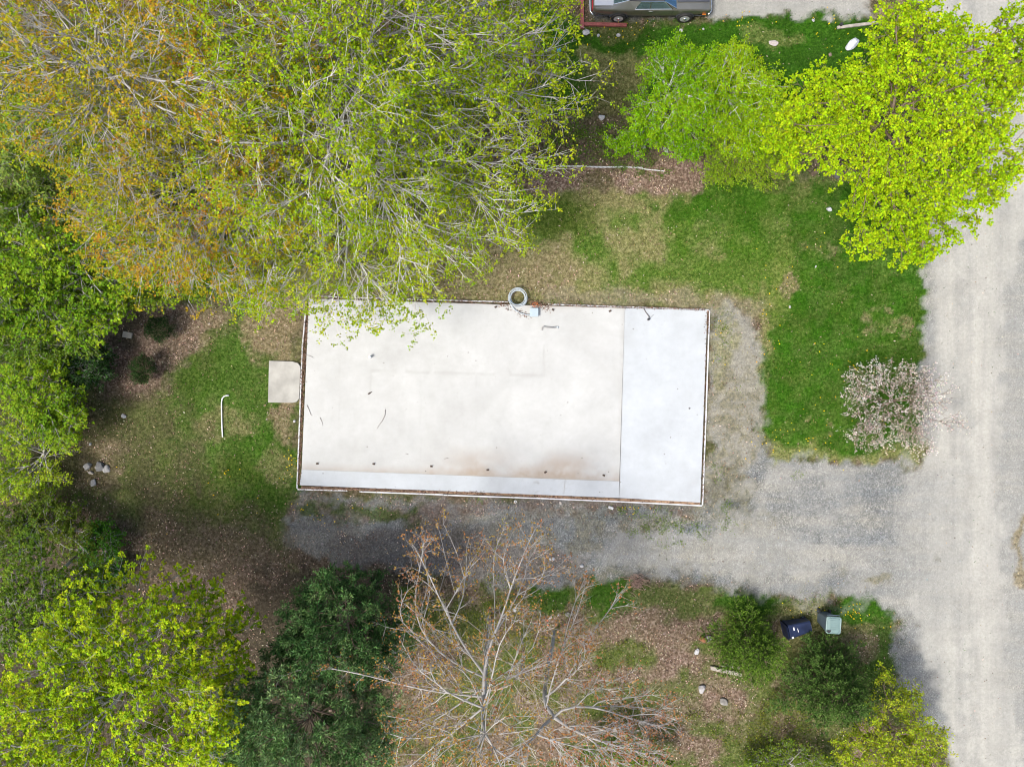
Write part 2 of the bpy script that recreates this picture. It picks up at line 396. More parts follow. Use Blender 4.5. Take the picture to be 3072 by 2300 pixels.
def ground_material():
    m, nt, b = new_mat('ground_cover'); v = texco(nt)
    A = node(nt, 'ShaderNodeAttribute', attribute_name='wa'); B = node(nt, 'ShaderNodeAttribute', attribute_name='wb')
    sa = nt.nodes.new('ShaderNodeSeparateColor'); nt.links.new(A.outputs['Color'], sa.inputs[0])
    sb = nt.nodes.new('ShaderNodeSeparateColor'); nt.links.new(B.outputs['Color'], sb.inputs[0])
    ws = [sa.outputs[0], sa.outputs[1], sa.outputs[2], A.outputs['Alpha'], sb.outputs[0], sb.outputs[1], sb.outputs[2], B.outputs['Alpha']]
    fine = noise(nt, v, 7.5, 8, .9); mid = noise(nt, v, 4.0, 5, .65); big = noise(nt, v, .9, 4, .6); vf = noise(nt, v, 75, 3, .7)
    vor = node(nt, 'ShaderNodeTexVoronoi'); vor.inputs['Scale'].default_value = 34; nt.links.new(v, vor.inputs['Vector'])
    vb = nt.nodes.new('ShaderNodeSeparateColor'); nt.links.new(vor.outputs['Color'], vb.inputs[0])
    vor2 = node(nt, 'ShaderNodeTexVoronoi'); vor2.inputs['Scale'].default_value = 15; nt.links.new(v, vor2.inputs['Vector'])
    vb2 = nt.nodes.new('ShaderNodeSeparateColor'); nt.links.new(vor2.outputs['Color'], vb2.inputs[0])
    def two(f1, st1, f2, lo, hi):
        c = ramp(nt, f1, st1); d = ramp(nt, f2, [(.3, (lo,) * 3), (.7, (hi,) * 3)])
        return mixc(nt, 1.0, c, d, 'MULTIPLY')
    cols = [
        two(fine, [(.39, (.010, .040, .002)), (.5, (.023, .083, .004)), (.61, (.055, .150, .010))], big, .7, 1.2),
        two(fine, [(.39, (.030, .068, .005)), (.5, (.090, .158, .018)), (.61, (.21, .27, .055))], mid, .65, 1.2),
        two(fine, [(.39, (.055, .050, .020)), (.5, (.18, .150, .070)), (.61, (.40, .34, .20))], mid, .7, 1.2),
        mixc(nt, .5, two(fine, [(.39, (.03, .02, .014)), (.5, (.125, .085, .065)), (.61, (.34, .26, .21))], mid, .7, 1.15),
             ramp(nt, vb2.outputs[0], [(0, (.05, .03, .02)), (.5, (.14, .09, .065)), (.8, (.27, .19, .15)), (1, (.40, .32, .26))])),
        two(vb.outputs[1], [(0, (.082, .088, .089)), (.45, (.138, .147, .149)), (.8, (.195, .203, .203)), (1, (.31, .317, .31))], mid, .78, 1.18),
        two(fine, [(.35, (.29, .284, .254)), (.5, (.36, .353, .318)), (.65, (.42, .413, .375))], big, .88, 1.08),
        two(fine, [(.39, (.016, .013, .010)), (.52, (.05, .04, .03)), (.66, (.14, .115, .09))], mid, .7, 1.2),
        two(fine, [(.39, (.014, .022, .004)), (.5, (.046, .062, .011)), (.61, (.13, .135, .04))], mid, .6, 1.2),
    ]
    mpn = nt.nodes.new('ShaderNodeMapping'); mpn.inputs['Scale'].default_value = (2.2, .07, 1); nt.links.new(v, mpn.inputs['Vector'])
    streak = noise(nt, mpn.outputs[0], 1.6, 5, .65); tint = noise(nt, v, .55, 4, .6)
    cols[5] = mixc(nt, 1.0, cols[5], ramp(nt, streak, [(.30, (.90, .90, .90)), (.5, (.985, .985, .975)), (.68, (1.05, 1.05, 1.03))]), 'MULTIPLY')
    mph = nt.nodes.new('ShaderNodeMapping'); mph.inputs['Scale'].default_value = (.35, 1.6, 1); nt.links.new(v, mph.inputs['Vector'])
    tint2 = noise(nt, mph.outputs[0], .9, 5, .65)
    cols[4] = mixc(nt, 1.0, cols[4], ramp(nt, tint2, [(.34, (.84, .88, .91)), (.5, (1.03, 1.01, .97)), (.66, (1.34, 1.25, 1.08))]), 'MULTIPLY')
    acc = None
    for w, c in zip(ws, cols):
        s = nt.nodes.new('ShaderNodeVectorMath'); s.operation = 'SCALE'
        nt.links.new(c, s.inputs[0]); nt.links.new(w, s.inputs['Scale'])
        if acc is None: acc = s.outputs[0]
        else:
            ad = nt.nodes.new('ShaderNodeVectorMath'); ad.operation = 'ADD'
            nt.links.new(acc, ad.inputs[0]); nt.links.new(s.outputs[0], ad.inputs[1]); acc = ad.outputs[0]
    nt.links.new(acc, b.inputs['Base Color'])
    b.inputs['Roughness'].default_value = .95; b.inputs['Specular IOR Level'].default_value = .03
    bump(nt, b, vf, .6, .03)
    return m
M_ground = ground_material()
grav = (GWt[quads, 4] + GWt[quads, 5]).mean(1)
fcx, fcy = W2P(GV[quads, 0].mean(1), GV[quads, 1].mean(1))
is_road = (grav > .5) & (fcx > 2735) & ((fcy < 1380) | (fcx > 2790) | (fcy > 1860))
is_park = (grav > .5) & (fcy < 150) & (fcx < 2735)
is_drive = (grav > .5) & ~is_road & ~is_park
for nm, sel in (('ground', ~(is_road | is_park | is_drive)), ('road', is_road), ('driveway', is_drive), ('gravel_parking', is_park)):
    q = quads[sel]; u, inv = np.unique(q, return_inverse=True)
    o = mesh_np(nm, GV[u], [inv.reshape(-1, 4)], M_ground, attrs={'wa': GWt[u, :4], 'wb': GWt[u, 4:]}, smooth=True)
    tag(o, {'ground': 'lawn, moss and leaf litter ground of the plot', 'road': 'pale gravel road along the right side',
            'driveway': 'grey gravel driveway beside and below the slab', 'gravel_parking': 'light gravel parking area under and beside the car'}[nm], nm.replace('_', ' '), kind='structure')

# ------------------------------------------------------------------ scattered cover (stuff)
def leaf_mesh(name, p, axis, normal, L, Wd, colr, mat, parent=None, fold=.12):
    axis = nrm(axis); b = nrm(np.cross(normal, axis)); n = np.cross(axis, b)
    L = np.asarray(L)[:, None]; Wd = np.asarray(Wd)[:, None]
    v0 = p; v2 = p + axis * L; mid_ = p + axis * L * .45
    v1 = mid_ + b * Wd * .5 + n * Wd * fold; v3 = mid_ - b * Wd * .5 + n * Wd * fold
    V = np.stack([v0, v1, v2, v3], 1).reshape(-1, 3)
    F = np.arange(len(p) * 4).reshape(-1, 4)
    col = np.repeat(np.c_[colr, np.ones(len(p))], 4, 0)
    return mesh_np(name, V, [F], mat, parent, col=col)
def pick(rng, pal, n, jit=.2):
    pal = np.array(pal); c = pal[rng.randint(0, len(pal), n)]
    return np.clip(c * (1 + jit * rng.randn(n, 1)) * (1 + .08 * rng.randn(n, 3)), .002, .9)
rng = np.random.RandomState(5)
def rand_ground(n, wfun, clump=False):
    x = rng.uniform(-22.6, 22.6, n); y = rng.uniform(-17.2, 17.2, n)
    w, z = weights_at(x, y); k = rng.rand(n) < wfun(w)
    qx, qy = W2P(x, y)
    if clump: k &= rng.rand(n) < np.clip((fbm(x, y, .7, 611, 3) - .38) * 5.0, .12, 1)
    k &= ~(poly_sd(qx, qy, [(898, 880), (2135, 920), (2112, 1525), (882, 1474)]) > 0)
    k &= ~(poly_sd(qx, qy, [(806, 1080), (905, 1080), (905, 1212), (802, 1212)]) > 0)
    return x[k], y[k], z[k], w[k]
# grass blades
x, y, z, w = rand_ground(460000, lambda w: np.clip(w[:, 0] * 1.0 + w[:, 1] * .55 + w[:, 7] * .25 + w[:, 2] * .25, 0, 1))
n = len(x); p = np.stack([x, y, z], 1)
dirn = nrm(np.c_[rng.randn(n, 2) * .8 + np.c_[vnoise(x, y, .5, 8) - .5, vnoise(x, y, .5, 18) - .5] * 2, np.full(n, .75)])
cg = pick(rng, [(.026, .098, .006), (.042, .135, .009), (.020, .075, .005)], n, .22); cy = pick(rng, [(.15, .19, .035), (.21, .20, .06)], n); ct = pick(rng, [(.30, .25, .13), (.24, .19, .09)], n); cm = pick(rng, [(.08, .085, .02), (.06, .08, .015)], n)
cw = w[:, [0, 1, 2, 7]] * np.array([1, .55, .25, .25]); cw = cw.cumsum(1) / cw.sum(1, keepdims=True); r = rng.rand(n, 1); ci = (r > cw).sum(1)
cc = np.choose(ci[:, None], [cg, cy, ct, cm])
L = rng.uniform(.05, .13, n); side = nrm(np.cross(dirn, rng.randn(n, 3)))
V = np.stack([p - side * .012, p + side * .012, p + dirn * L[:, None]], 1).reshape(-1, 3)
tag(mesh_np('grass', V, [np.arange(3 * n).reshape(-1, 3)], M_blade, col=np.repeat(np.c_[cc, np.ones(n)], 3, 0)), 'short mixed green and dry lawn grass', 'grass', kind='stuff')
# fallen leaves
x, y, z, w = rand_ground(250000, lambda w: np.clip(w[:, 3] * .95 + w[:, 2] * .15 + w[:, 7] * .13 + w[:, 6] * .25 + w[:, 1] * .03, 0, 1), True)
n = len(x); p = np.stack([x, y, z + rng.uniform(.005, .04, n)], 1)
ax = np.c_[rng.randn(n, 2), rng.randn(n) * .25]; nn = nrm(np.c_[rng.randn(n, 2) * .45, np.ones(n)])
cc = pick(rng, [(.34, .245, .20), (.24, .155, .12), (.14, .085, .06), (.48, .38, .31), (.36, .28, .18), (.10, .06, .045)], n, .25)
tag(leaf_mesh('fallen_leaves', p, ax, nn, rng.uniform(.035, .105, n), rng.uniform(.025, .055, n), cc, M_litter, fold=.25), 'dry brown and pinkish fallen leaves', 'leaves', kind='stuff')
# gravel stones
x, y, z, w = rand_ground(46000, lambda w: np.clip(w[:, 4] * 1.0 + w[:, 5] * .10 + w[:, 6] * .05, 0, 1))
n = len(x); sz = rng.uniform(.009, .020, n) * (1 + (rng.rand(n) > .96))
oc = np.array([(1, 0, 0), (0, 1, 0), (-1, 0, 0), (0, -1, 0), (0, 0, .7), (0, 0, -.7)])
V = (np.stack([x, y, z + .004], 1)[:, None] + oc[None] * sz[:, None, None] * rng.uniform(.6, 1.3, (n, 6, 1))).reshape(-1, 3)
ft = np.array([(0, 1, 4), (1, 2, 4), (2, 3, 4), (3, 0, 4)])
F = (ft[None] + 6 * np.arange(n)[:, None, None]).reshape(-1, 3)
cc = pick(rng, [(.18, .187, .188), (.23, .24, .245), (.12, .123, .127), (.36, .365, .36), (.21, .205, .19)], n, .2)
tag(mesh_np('gravel_stones', V, [F], M_litter, col=np.repeat(np.c_[cc, np.ones(n)], 6, 0)), 'loose grey gravel stones on the driveway', 'gravel', kind='stuff')

# ------------------------------------------------------------------ trees
def lobe_points(rng, lobes, n, hollow=.35):
    """lobes: (px,py,z,rx,ry,rz); returns points spread through the union, denser towards the skin"""
    vol = np.array([l[3] * l[4] * l[5] for l in lobes]) ** .75; which = rng.choice(len(lobes), n, p=vol / vol.sum())
    c = np.array([P(l[0], l[1], l[2]) for l in lobes])[which]; r = np.array([l[3:6] for l in lobes])[which]
    d = nrm(rng.randn(n, 3)); u = (hollow + (1 - hollow) * rng.rand(n, 1)) ** .6
    return c + d * u * r
def grow(rng, trunk, pts, bf, first):
    """balanced minimum spanning tree from the trunk's nodes through the points"""
    nt_ = len(trunk); N = len(pts)
    pos = np.concatenate([trunk, pts]); par = np.full(nt_ + N, -1); par[1:nt_] = np.arange(nt_ - 1)
    path = np.zeros(nt_ + N)
    order = list(range(nt_)); best = np.full(N, 1e9); bp = np.zeros(N, int)
    for i in range(first, nt_):
        dv = pts - trunk[i]
        c = np.linalg.norm(dv, axis=1) * (1 + .5 * np.clip(-dv[:, 2] / (np.linalg.norm(dv, axis=1) + 1e-6), 0, 1)); k = c < best; best[k] = c[k]; bp[k] = i
    done = np.zeros(N, bool)
    for _ in range(N):
        j = int(np.argmin(np.where(done, 1e9, best))); done[j] = True; i = nt_ + j
        par[i] = bp[j]; path[i] = path[bp[j]] + np.linalg.norm(pos[i] - pos[bp[j]]); order.append(i)
        c = np.linalg.norm(pts - pts[j], axis=1) + bf * path[i]; k = (c < best) & ~done; best[k] = c[k]; bp[k] = i
    inv = np.empty(len(order), int); inv[order] = np.arange(len(order))
    pos = pos[order]; par = np.array([inv[par[o]] if par[o] >= 0 else -1 for o in order])
    # split long edges
    P2, Q2, mp = [], [], np.zeros(len(pos), int)
    for i in range(len(pos)):
        if par[i] < 0: mp[i] = len(P2); P2.append(pos[i]); Q2.append(-1); continue
        a = pos[par[i]]; b = pos[i]; L = np.linalg.norm(b - a); k = max(1, int(L / .55)); prev = mp[par[i]]
        jit = rng.randn(k + 1, 3) * .035 * L
        for t in range(1, k + 1):
            f = t / k; q = a + (b - a) * f + (jit[t] * (t < k)) + np.array((0, 0, .10 * L * math.sin(f * math.pi)))
            P2.append(q); Q2.append(prev); prev = len(P2) - 1
        mp[i] = prev
    return np.array(P2), np.array(Q2)
def tubes(pos, par, rad, k=5):
    """tubes along chains that follow the thickest child"""
    n = len(pos); main = np.full(n, -1)
    for i in range(n - 1, 0, -1):
        p = par[i]
        if p >= 0 and (main[p] < 0 or rad[i] > rad[main[p]]): main[p] = i
    Vs, Fs, off = [], [], 0
    for i in range(n):
        if par[i] >= 0 and main[par[i]] == i: continue
        ch = [par[i]] if par[i] >= 0 else []
        j = i
        while j >= 0: ch.append(j); j = main[j]
        if len(ch) < 2: continue
        q = pos[ch]; r = rad[ch].copy()
        if par[i] >= 0: r[0] = min(r[0], r[1] * 1.25)
        t = nrm(np.gradient(q, axis=0)); kk = k if r.max() > .03 else (4 if r.max() > .015 else 3)
        ref = np.array((.31, .17, .93)); u = np.cross(t, ref); u = nrm(u); v = np.cross(t, u)
        a = np.arange(kk) * 2 * math.pi / kk
        V = q[:, None] + r[:, None, None] * (np.cos(a)[None, :, None] * u[:, None] + np.sin(a)[None, :, None] * v[:, None])
        m = len(ch); base = off + np.arange(m - 1)[:, None] * kk + np.arange(kk)[None]; nxt = off + np.arange(m - 1)[:, None] * kk + (np.arange(kk)[None] + 1) % kk
        Fs.append(np.stack([base, nxt, nxt + kk, base + kk], -1).reshape(-1, 4)); Vs.append(V.reshape(-1, 3)); off += m * kk
    return np.concatenate(Vs), np.concatenate(Fs)
def cones(b, d, L, r):
    """thin three-sided twigs"""
    u = nrm(np.cross(d, np.array((.2, .5, .84)))); v = np.cross(d, u); V = []
    for a in (0, 2.094, 4.189): V.append(b + (u * math.cos(a) + v * math.sin(a)) * r[:, None])
    V.append(b + d * L[:, None])
    V = np.stack(V, 1).reshape(-1, 3); o = 4 * np.arange(len(b))[:, None]
    F = np.concatenate([o + np.array([[0, 1, 3]]), o + np.array([[1, 2, 3]]), o + np.array([[2, 0, 3]])])
    return V, F

def tree(name, label, cat, base, top, lobes, N=500, bf=.45, hollow=.35, tipr=.008, expo=2.35, trunk_bend=.25, first=3, forks=8,
         tw=dict(n=3, L=(.35, .8), spread=.7, up=.15, r=.006, sub=2), lf=dict(n=6, L=(.09, .14), W=.8, tilt=.55, mode='leaf'),
         pal=None, zone=None, bark=None, lmat=None, seed=1, group=None, stems=1, jit=.26, maxr=.25, keep_leaf=1.0):
    rng = np.random.RandomState(seed)
    b0 = P(base[0], base[1], 0.0); b0[2] = gz_at(b0[0], b0[1]) - .05; t0 = P(*top)
    f = np.linspace(0, 1, forks)[:, None]
    trunk = b0 + (t0 - b0) * f; side = nrm(np.cross(t0 - b0, rng.randn(3)))
    trunk = trunk + side * np.sin(f * math.pi) * trunk_bend * rng.uniform(.4, 1) + rng.randn(forks, 3) * .05 * (f > 0) * np.array((1, 1, 0))
    pts = lobe_points(rng, lobes, N, hollow)
    pts = pts[pts[:, 2] > .15]
    pos, par = grow(rng, trunk, pts, bf, first)
    n = len(pos); rr = np.zeros(n); has = np.zeros(n, bool)
    for i in range(n - 1, -1, -1):
        if not has[i]: rr[i] = tipr ** expo
        if par[i] >= 0: rr[par[i]] += rr[i]; has[par[i]] = True
    rad = np.minimum(rr ** (1 / expo), maxr)
    # smooth
    main = np.full(n, -1)
    for i in range(n - 1, 0, -1):
        if main[par[i]] < 0 or rad[i] > rad[main[par[i]]]: main[par[i]] = i
    ok = np.where((par >= 0) & (main >= 0))[0]
    for _ in range(4): pos[ok] = pos[ok] * .5 + .25 * (pos[par[ok]] + pos[main[ok]])
    root = empty(name, b0, label, cat, group)
    bark = bark or M_bark_grey
    def local(V): return V - b0
    is_tr = np.zeros(n, bool); lim = np.max(rad) * .5
    V, F = tubes(local(pos), par, rad, 7)
    # twigs
    nodes = np.where((par >= 0) & (rad < tipr * 3.2))[0]
    nodes = np.repeat(nodes, tw['n']); nodes = nodes[rng.rand(len(nodes)) < .9]
    d0 = nrm(pos[nodes] - pos[par[nodes]])
    d = nrm(d0 + rng.randn(len(nodes), 3) * tw['spread'] + np.array((0, 0, tw['up'])))
    L = rng.uniform(*tw['L'], len(nodes)); b = pos[nodes]; rr_ = np.full(len(nodes), tw['r'])
    clump = nodes.copy()
    if tw.get('sub'):
        k = tw['sub']; s_t = rng.uniform(.25, .9, len(nodes) * k); pb = np.repeat(b, k, 0) + np.repeat(d, k, 0) * (np.repeat(L, k) * s_t)[:, None]
        sd = nrm(np.repeat(d, k, 0) + rng.randn(len(pb), 3) * .7); sL = np.repeat(L, k) * rng.uniform(.3, .6, len(pb))
        b = np.concatenate([b, pb]); d = np.concatenate([d, sd]); L = np.concatenate([L, sL]); rr_ = np.concatenate([rr_, np.full(len(pb), tw['r'] * .6)]); clump = np.concatenate([clump, np.repeat(nodes, k)])
    TV, TF = cones(local(b), d, L, rr_)
    tr = mesh_np('trunk', V, [F], bark, root, smooth=True)
    tg = mesh_np('twigs', TV, [TF], bark, root); tg['kind'] = 'stuff'
    if lf:
        m = lf['n']; idx = np.repeat(np.arange(len(b)), m); idx = idx[rng.rand(len(idx)) < keep_leaf]
        t = rng.uniform(lf.get('t0', .25), 1.05, len(idx)) if lf['mode'] != 'tuft' else rng.uniform(.05, 1.0, len(idx))
        p = b[idx] + d[idx] * (L[idx] * t)[:, None] + rng.randn(len(idx), 3) * lf.get('off', .03)
        if lf['mode'] == 'rosette':
            t = rng.uniform(.92, 1.0, len(idx)); p = b[idx] + d[idx] * (L[idx] * t)[:, None] + rng.randn(len(idx), 3) * lf.get('off', .02)
            aa = rng.rand(len(idx)) * 6.283; ax = np.stack([np.cos(aa), np.sin(aa), rng.uniform(-.55, .15, len(idx))], 1) + d[idx] * .25
            nn = nrm(np.array((0, 0, 1.)) + rng.randn(len(idx), 3) * lf['tilt'])
        elif lf['mode'] == 'leaf':
            ax = d[idx] * .4 + rng.randn(len(idx), 3) * .8 + np.array((0, 0, -.15)); nn = nrm(np.array((0, 0, 1.)) + rng.randn(len(idx), 3) * lf['tilt'])
            ax = ax - nn * (ax * nn).sum(1, keepdims=True)
        else:
            ax = d[idx] * .7 + rng.randn(len(idx), 3) * .55 + np.array((0, 0, .45)); nn = nrm(rng.randn(len(idx), 3))
        ax = nrm(ax); LL = rng.uniform(*lf['L'], len(idx))
        # colours: clumps of a like tint
        pl = np.array(pal); cn = vnoise(pos[clump, 0] * 1.0, pos[clump, 1] + pos[clump, 2] * 1.7, .9, seed + 3); cn = .65 * cn + .35 * np.repeat(rng.rand(1), 1) * 0 + .35 * rng.rand(n)[clump]
        if zone is not None: cn = np.clip(cn * .6 + zone(*W2Pz(pos[clump])) * .62 - .1, 0, .999)
        fi = np.clip(cn, 0, .999)[idx] * (len(pl) - 1); i0 = fi.astype(int); fr = (fi - i0)[:, None]
        cc = pl[i0] * (1 - fr) + pl[np.minimum(i0 + 1, len(pl) - 1)] * fr
        cc = np.clip(cc * (1 + jit * rng.randn(len(idx), 1)).clip(.35, 1.7) * (1 + .09 * rng.randn(len(idx), 3)), .003, .9)
        cr = leaf_mesh('crown', local(p), ax, nn, LL, LL * lf['W'], cc, lmat or M_leaf, root); cr['kind'] = 'stuff'
    return root
def W2Pz(q):
    k = H / (H - q[:, 2]); return q[:, 0] * k / S + 1536, 1150 - q[:, 1] * k / S

YG = [(.13, .22, .006), (.22, .33, .008), (.33, .41, .012), (.43, .45, .025)]
ORA = [(.14, .23, .006), (.23, .30, .008), (.33, .31, .012), (.38, .24, .02), (.40, .15, .03)]
GRN = [(.08, .17, .010), (.14, .26, .012), (.23, .35, .015), (.34, .43, .025)]
LIME = [(.21, .35, .005), (.28, .43, .006), (.35, .49, .008), (.44, .54, .015)]
big_tw = dict(n=2, L=(.5, 1.3), spread=.36, up=.12, r=.012, sub=3)
GT = 'trees in the wood at the upper left'
tree('maple_tree', 'tall yellow-green maple overhanging the upper left corner of the slab', 'tree', (1130, 600), (1000, 400, 9.5),
     [(900, 420, 10, 3.0, 2.8, 2.0), (1120, 500, 8.5, 2.8, 2.4, 1.8), (1390, 470, 6.8, 2.3, 1.7, 1.2), (1300, 640, 6.0, 2.4, 1.9, 1.2), (1120, 760, 5.0, 2.4, 1.7, 1.1), (860, 760, 6, 2.0, 1.6, 1.3),
      (1000, 260, 11.5, 2.2, 1.8, 1.6), (1180, 860, 3.8, 2.0, .75, .7), (800, 880, 4.2, .9, .8, .7), (1500, 700, 5, .7, .7, .5), (1010, 890, 4, 1.2, .7, .6), (980, 925, 3.6, .5, .4, .4), (1220, 935, 3.6, .9, .45, .4), (1590, 480, 6, .7, .6, .5), (1560, 620, 5.4, .6, .6, .5)],
     N=900, bf=.55, tw=big_tw, lf=dict(n=9, L=(.055, .095), W=.7, tilt=.4, mode='rosette', off=.05), tipr=.011, pal=YG, bark=M_bark_pale, seed=11, group=GT, keep_leaf=.9)
tree('maple_tree', 'tall grey-limbed maple with sparse yellow-green leaves left of the parked car', 'tree', (1170, 500), (987, 175, 10.5),
     [(1050, 80, 12, 2.8, 2.2, 1.8), (1330, 120, 10, 2.6, 2.1, 1.7), (1570, 50, 8.5, 1.3, 1.4, 1.2), (1480, 250, 8, 2.0, 1.3, 1.1), (1240, 270, 9.5, 2.2, 1.7, 1.4), (850, 90, 12, 2.4, 2.2, 1.8), (1640, 250, 7, 1.0, .6, .5), (1200, -100, 12, 3, 1.8, 1.6), (1600, 330, 6.5, .8, .5, .4), (1720, 225, 6.6, .45, .3, .25), (1690, 310, 6.4, .4, .3, .25)],
     N=760, bf=.6, tw=big_tw, lf=dict(n=9, L=(.055, .095), W=.7, tilt=.4, mode='rosette', off=.05), tipr=.011, pal=YG, bark=M_bark_grey, seed=12, group=GT, keep_leaf=.85)
tree('maple_tree', 'orange-tinged maple just left of the overhanging yellow-green maple', 'tree', (830, 720), (650, 500, 8.0),
     [(560, 560, 8.5, 2.7, 2.5, 1.8), (410, 650, 7.5, 1.8, 1.7, 1.4), (690, 720, 6.8, 2.0, 1.5, 1.3), (620, 380, 10, 2.5, 2.2, 1.8), (780, 520, 9, 1.7, 1.9, 1.6), (530, 790, 6.0, 1.5, .9, .9)],
     N=800, bf=.5, tw=big_tw, lf=dict(n=7, L=(.055, .09), W=.7, tilt=.4, mode='rosette', off=.04), tipr=.010, pal=ORA, bark=M_bark_grey, seed=13, group=GT)
tree('maple_tree', 'orange and yellow budding maple in the very upper left corner', 'tree', (640, 520), (330, 230, 11.0),
     [(300, 250, 11, 2.5, 2.2, 1.8), (110, 190, 11, 1.8, 2.0, 1.7), (480, 140, 12, 2.6, 2.1, 1.8), (230, 60, 12, 2.4, 1.9, 1.8), (320, 400, 9.8, 1.7, 1.4, 1.3), (680, 180, 12, 2.0, 1.9, 1.6)],
     N=720, bf=.5, tw=big_tw, lf=dict(n=7, L=(.055, .09), W=.7, tilt=.4, mode='rosette', off=.04), tipr=.010, pal=ORA, bark=M_bark_grey, seed=14, group=GT)
gtw = dict(n=3, L=(.3, .7), spread=.7, up=.15, r=.006, sub=2)
tree('young_tree', 'light green young tree below the corner maple at the left edge', 'tree', (420, 640), (150, 450, 6.0),
     [(130, 420, 6.5, 1.7, 1.5, 1.4), (220, 560, 5.5, 1.6, 1.4, 1.2), (30, 540, 6.5, 1.6, 1.8, 1.4)], N=420, tw=gtw, lf=dict(n=6, L=(.09, .14), W=.55, tilt=.6, mode='leaf'), pal=[(.12, .20, .03), (.19, .28, .045), (.28, .36, .08)], seed=15, group=GT)
tree('young_tree', 'dense dark green young tree above the leaf-strewn clearing', 'tree', (480, 850), (280, 760, 4.5),
     [(140, 700, 5.2, 2.0, 1.6, 1.4), (290, 790, 4.6, 1.9, 1.4, 1.2), (470, 780, 4.2, 1.5, 1.0, 1.0), (600, 760, 4.5, 1.0, 1.0, .9)], N=520, tw=gtw, lf=dict(n=6, L=(.08, .13), W=.7, tilt=.6, mode='rosette', off=.03), pal=GRN, seed=16, group=GT)
tree('young_tree', 'green young tree with sunlit tips at the left edge level with the slab top', 'tree', (250, 960), (90, 900, 4.0),
     [(60, 860, 4.6, 1.7, 1.7, 1.3), (210, 900, 3.8, 1.6, 1.3, 1.1)], N=400, tw=gtw, lf=dict(n=6, L=(.08, .13), W=.7, tilt=.6, mode='rosette', off=.03), pal=GRN, seed=17, group=GT)
tree('young_tree', 'yellow-green young tree hanging over the top of the clearing', 'tree', (600, 880), (520, 840, 2.8),
     [(420, 850, 3.0, 1.5, .9, .8), (560, 830, 3.2, 1.2, .9, .8), (660, 820, 3.4, .7, .7, .6)], N=300, tw=gtw, lf=dict(n=6, L=(.07, .12), W=.7, tilt=.6, mode='leaf'), pal=[(.09, .17, .014), (.15, .24, .018), (.23, .30, .025)], seed=61, group=GT)
tree('young_tree', 'mid green young tree at the far left edge above the left edge shrub', 'tree', (170, 1040), (80, 1030, 2.8),
     [(60, 1010, 3.2, 1.4, 1.2, .9), (190, 1000, 2.8, 1.1, .9, .8), (20, 880, 4, 1.0, 1.2, .9)], N=280, tw=gtw, lf=dict(n=6, L=(.07, .12), W=.7, tilt=.6, mode='leaf'), pal=[(.08, .16, .014), (.13, .22, .018), (.19, .28, .025)], seed=62, group=GT)
stw = dict(n=3, L=(.2, .5), spread=.8, up=.25, r=.005, sub=2)
GB = 'shrubs along the left edge'
tree('shrub', 'green leafy shrub at the left edge beside the dark round bush', 'shrub', (160, 1160), (130, 1150, 1.6),
     [(110, 1140, 2.2, 1.5, 1.3, .9), (170, 1240, 1.8, 1.0, 1.2, .7)], N=260, first=1, tw=stw, lf=dict(n=6, L=(.07, .12), W=.7, tilt=.6, mode='rosette', off=.03), pal=GRN, seed=18, group=GB)
tree('shrub', 'dark green rounded bush between the left edge shrub and the clearing', 'shrub', (265, 1090), (258, 1088, 1.2),
     [(255, 1090, 1.2, 1.0, 1.0, .9)], N=170, first=1, tw=stw, lf=dict(n=6, L=(.06, .10), W=.6, tilt=.7, mode='leaf'), pal=[(.025, .07, .018), (.035, .09, .02), (.05, .115, .025)], seed=19, group=GB)
tree('shrub', 'light green shrub at the left edge below the dark round bush', 'shrub', (140, 1360), (130, 1365, 1.3),
     [(170, 1310, 1.3, .9, .9, .6), (60, 1290, 1.5, 1.1, 1.0, .7), (120, 1420, 1.2, 1.0, .8, .6), (30, 1440, 1.3, .9, .9, .6)], N=280, first=1, tw=stw, lf=dict(n=5, L=(.06, .10), W=.7, tilt=.6, mode='rosette', off=.03), pal=GRN[1:] + [(.2, .27, .05)], seed=20, group=GB)
GE = 'small dark evergreen bushes in the leaf-strewn clearing'
tree('evergreen_bush', 'small dark evergreen bush right of the pale paver', 'bush', (484, 990), (480, 988, .9), [(478, 988, .75, .48, .48, .55)], N=110, first=1, forks=5, tipr=.004, tw=dict(n=3, L=(.12, .25), spread=.7, up=.3, r=.004, sub=2),
     lf=dict(n=6, L=(.05, .08), W=.35, tilt=.7, mode='tuft'), pal=[(.014, .042, .010), (.028, .062, .014)], lmat=M_needle, bark=M_bark_brown, seed=21, group=GE)
tree('evergreen_bush', 'small dark evergreen bush below the pale paver', 'bush', (436, 1112), (430, 1110, .9), [(428, 1108, .75, .42, .55, .55)], N=110, first=1, forks=5, tipr=.004, tw=dict(n=3, L=(.12, .25), spread=.7, up=.3, r=.004, sub=2),
     lf=dict(n=6, L=(.05, .08), W=.35, tilt=.7, mode='tuft'), pal=[(.014, .045, .010), (.032, .072, .015)], lmat=M_needle, bark=M_bark_brown, seed=22, group=GE)
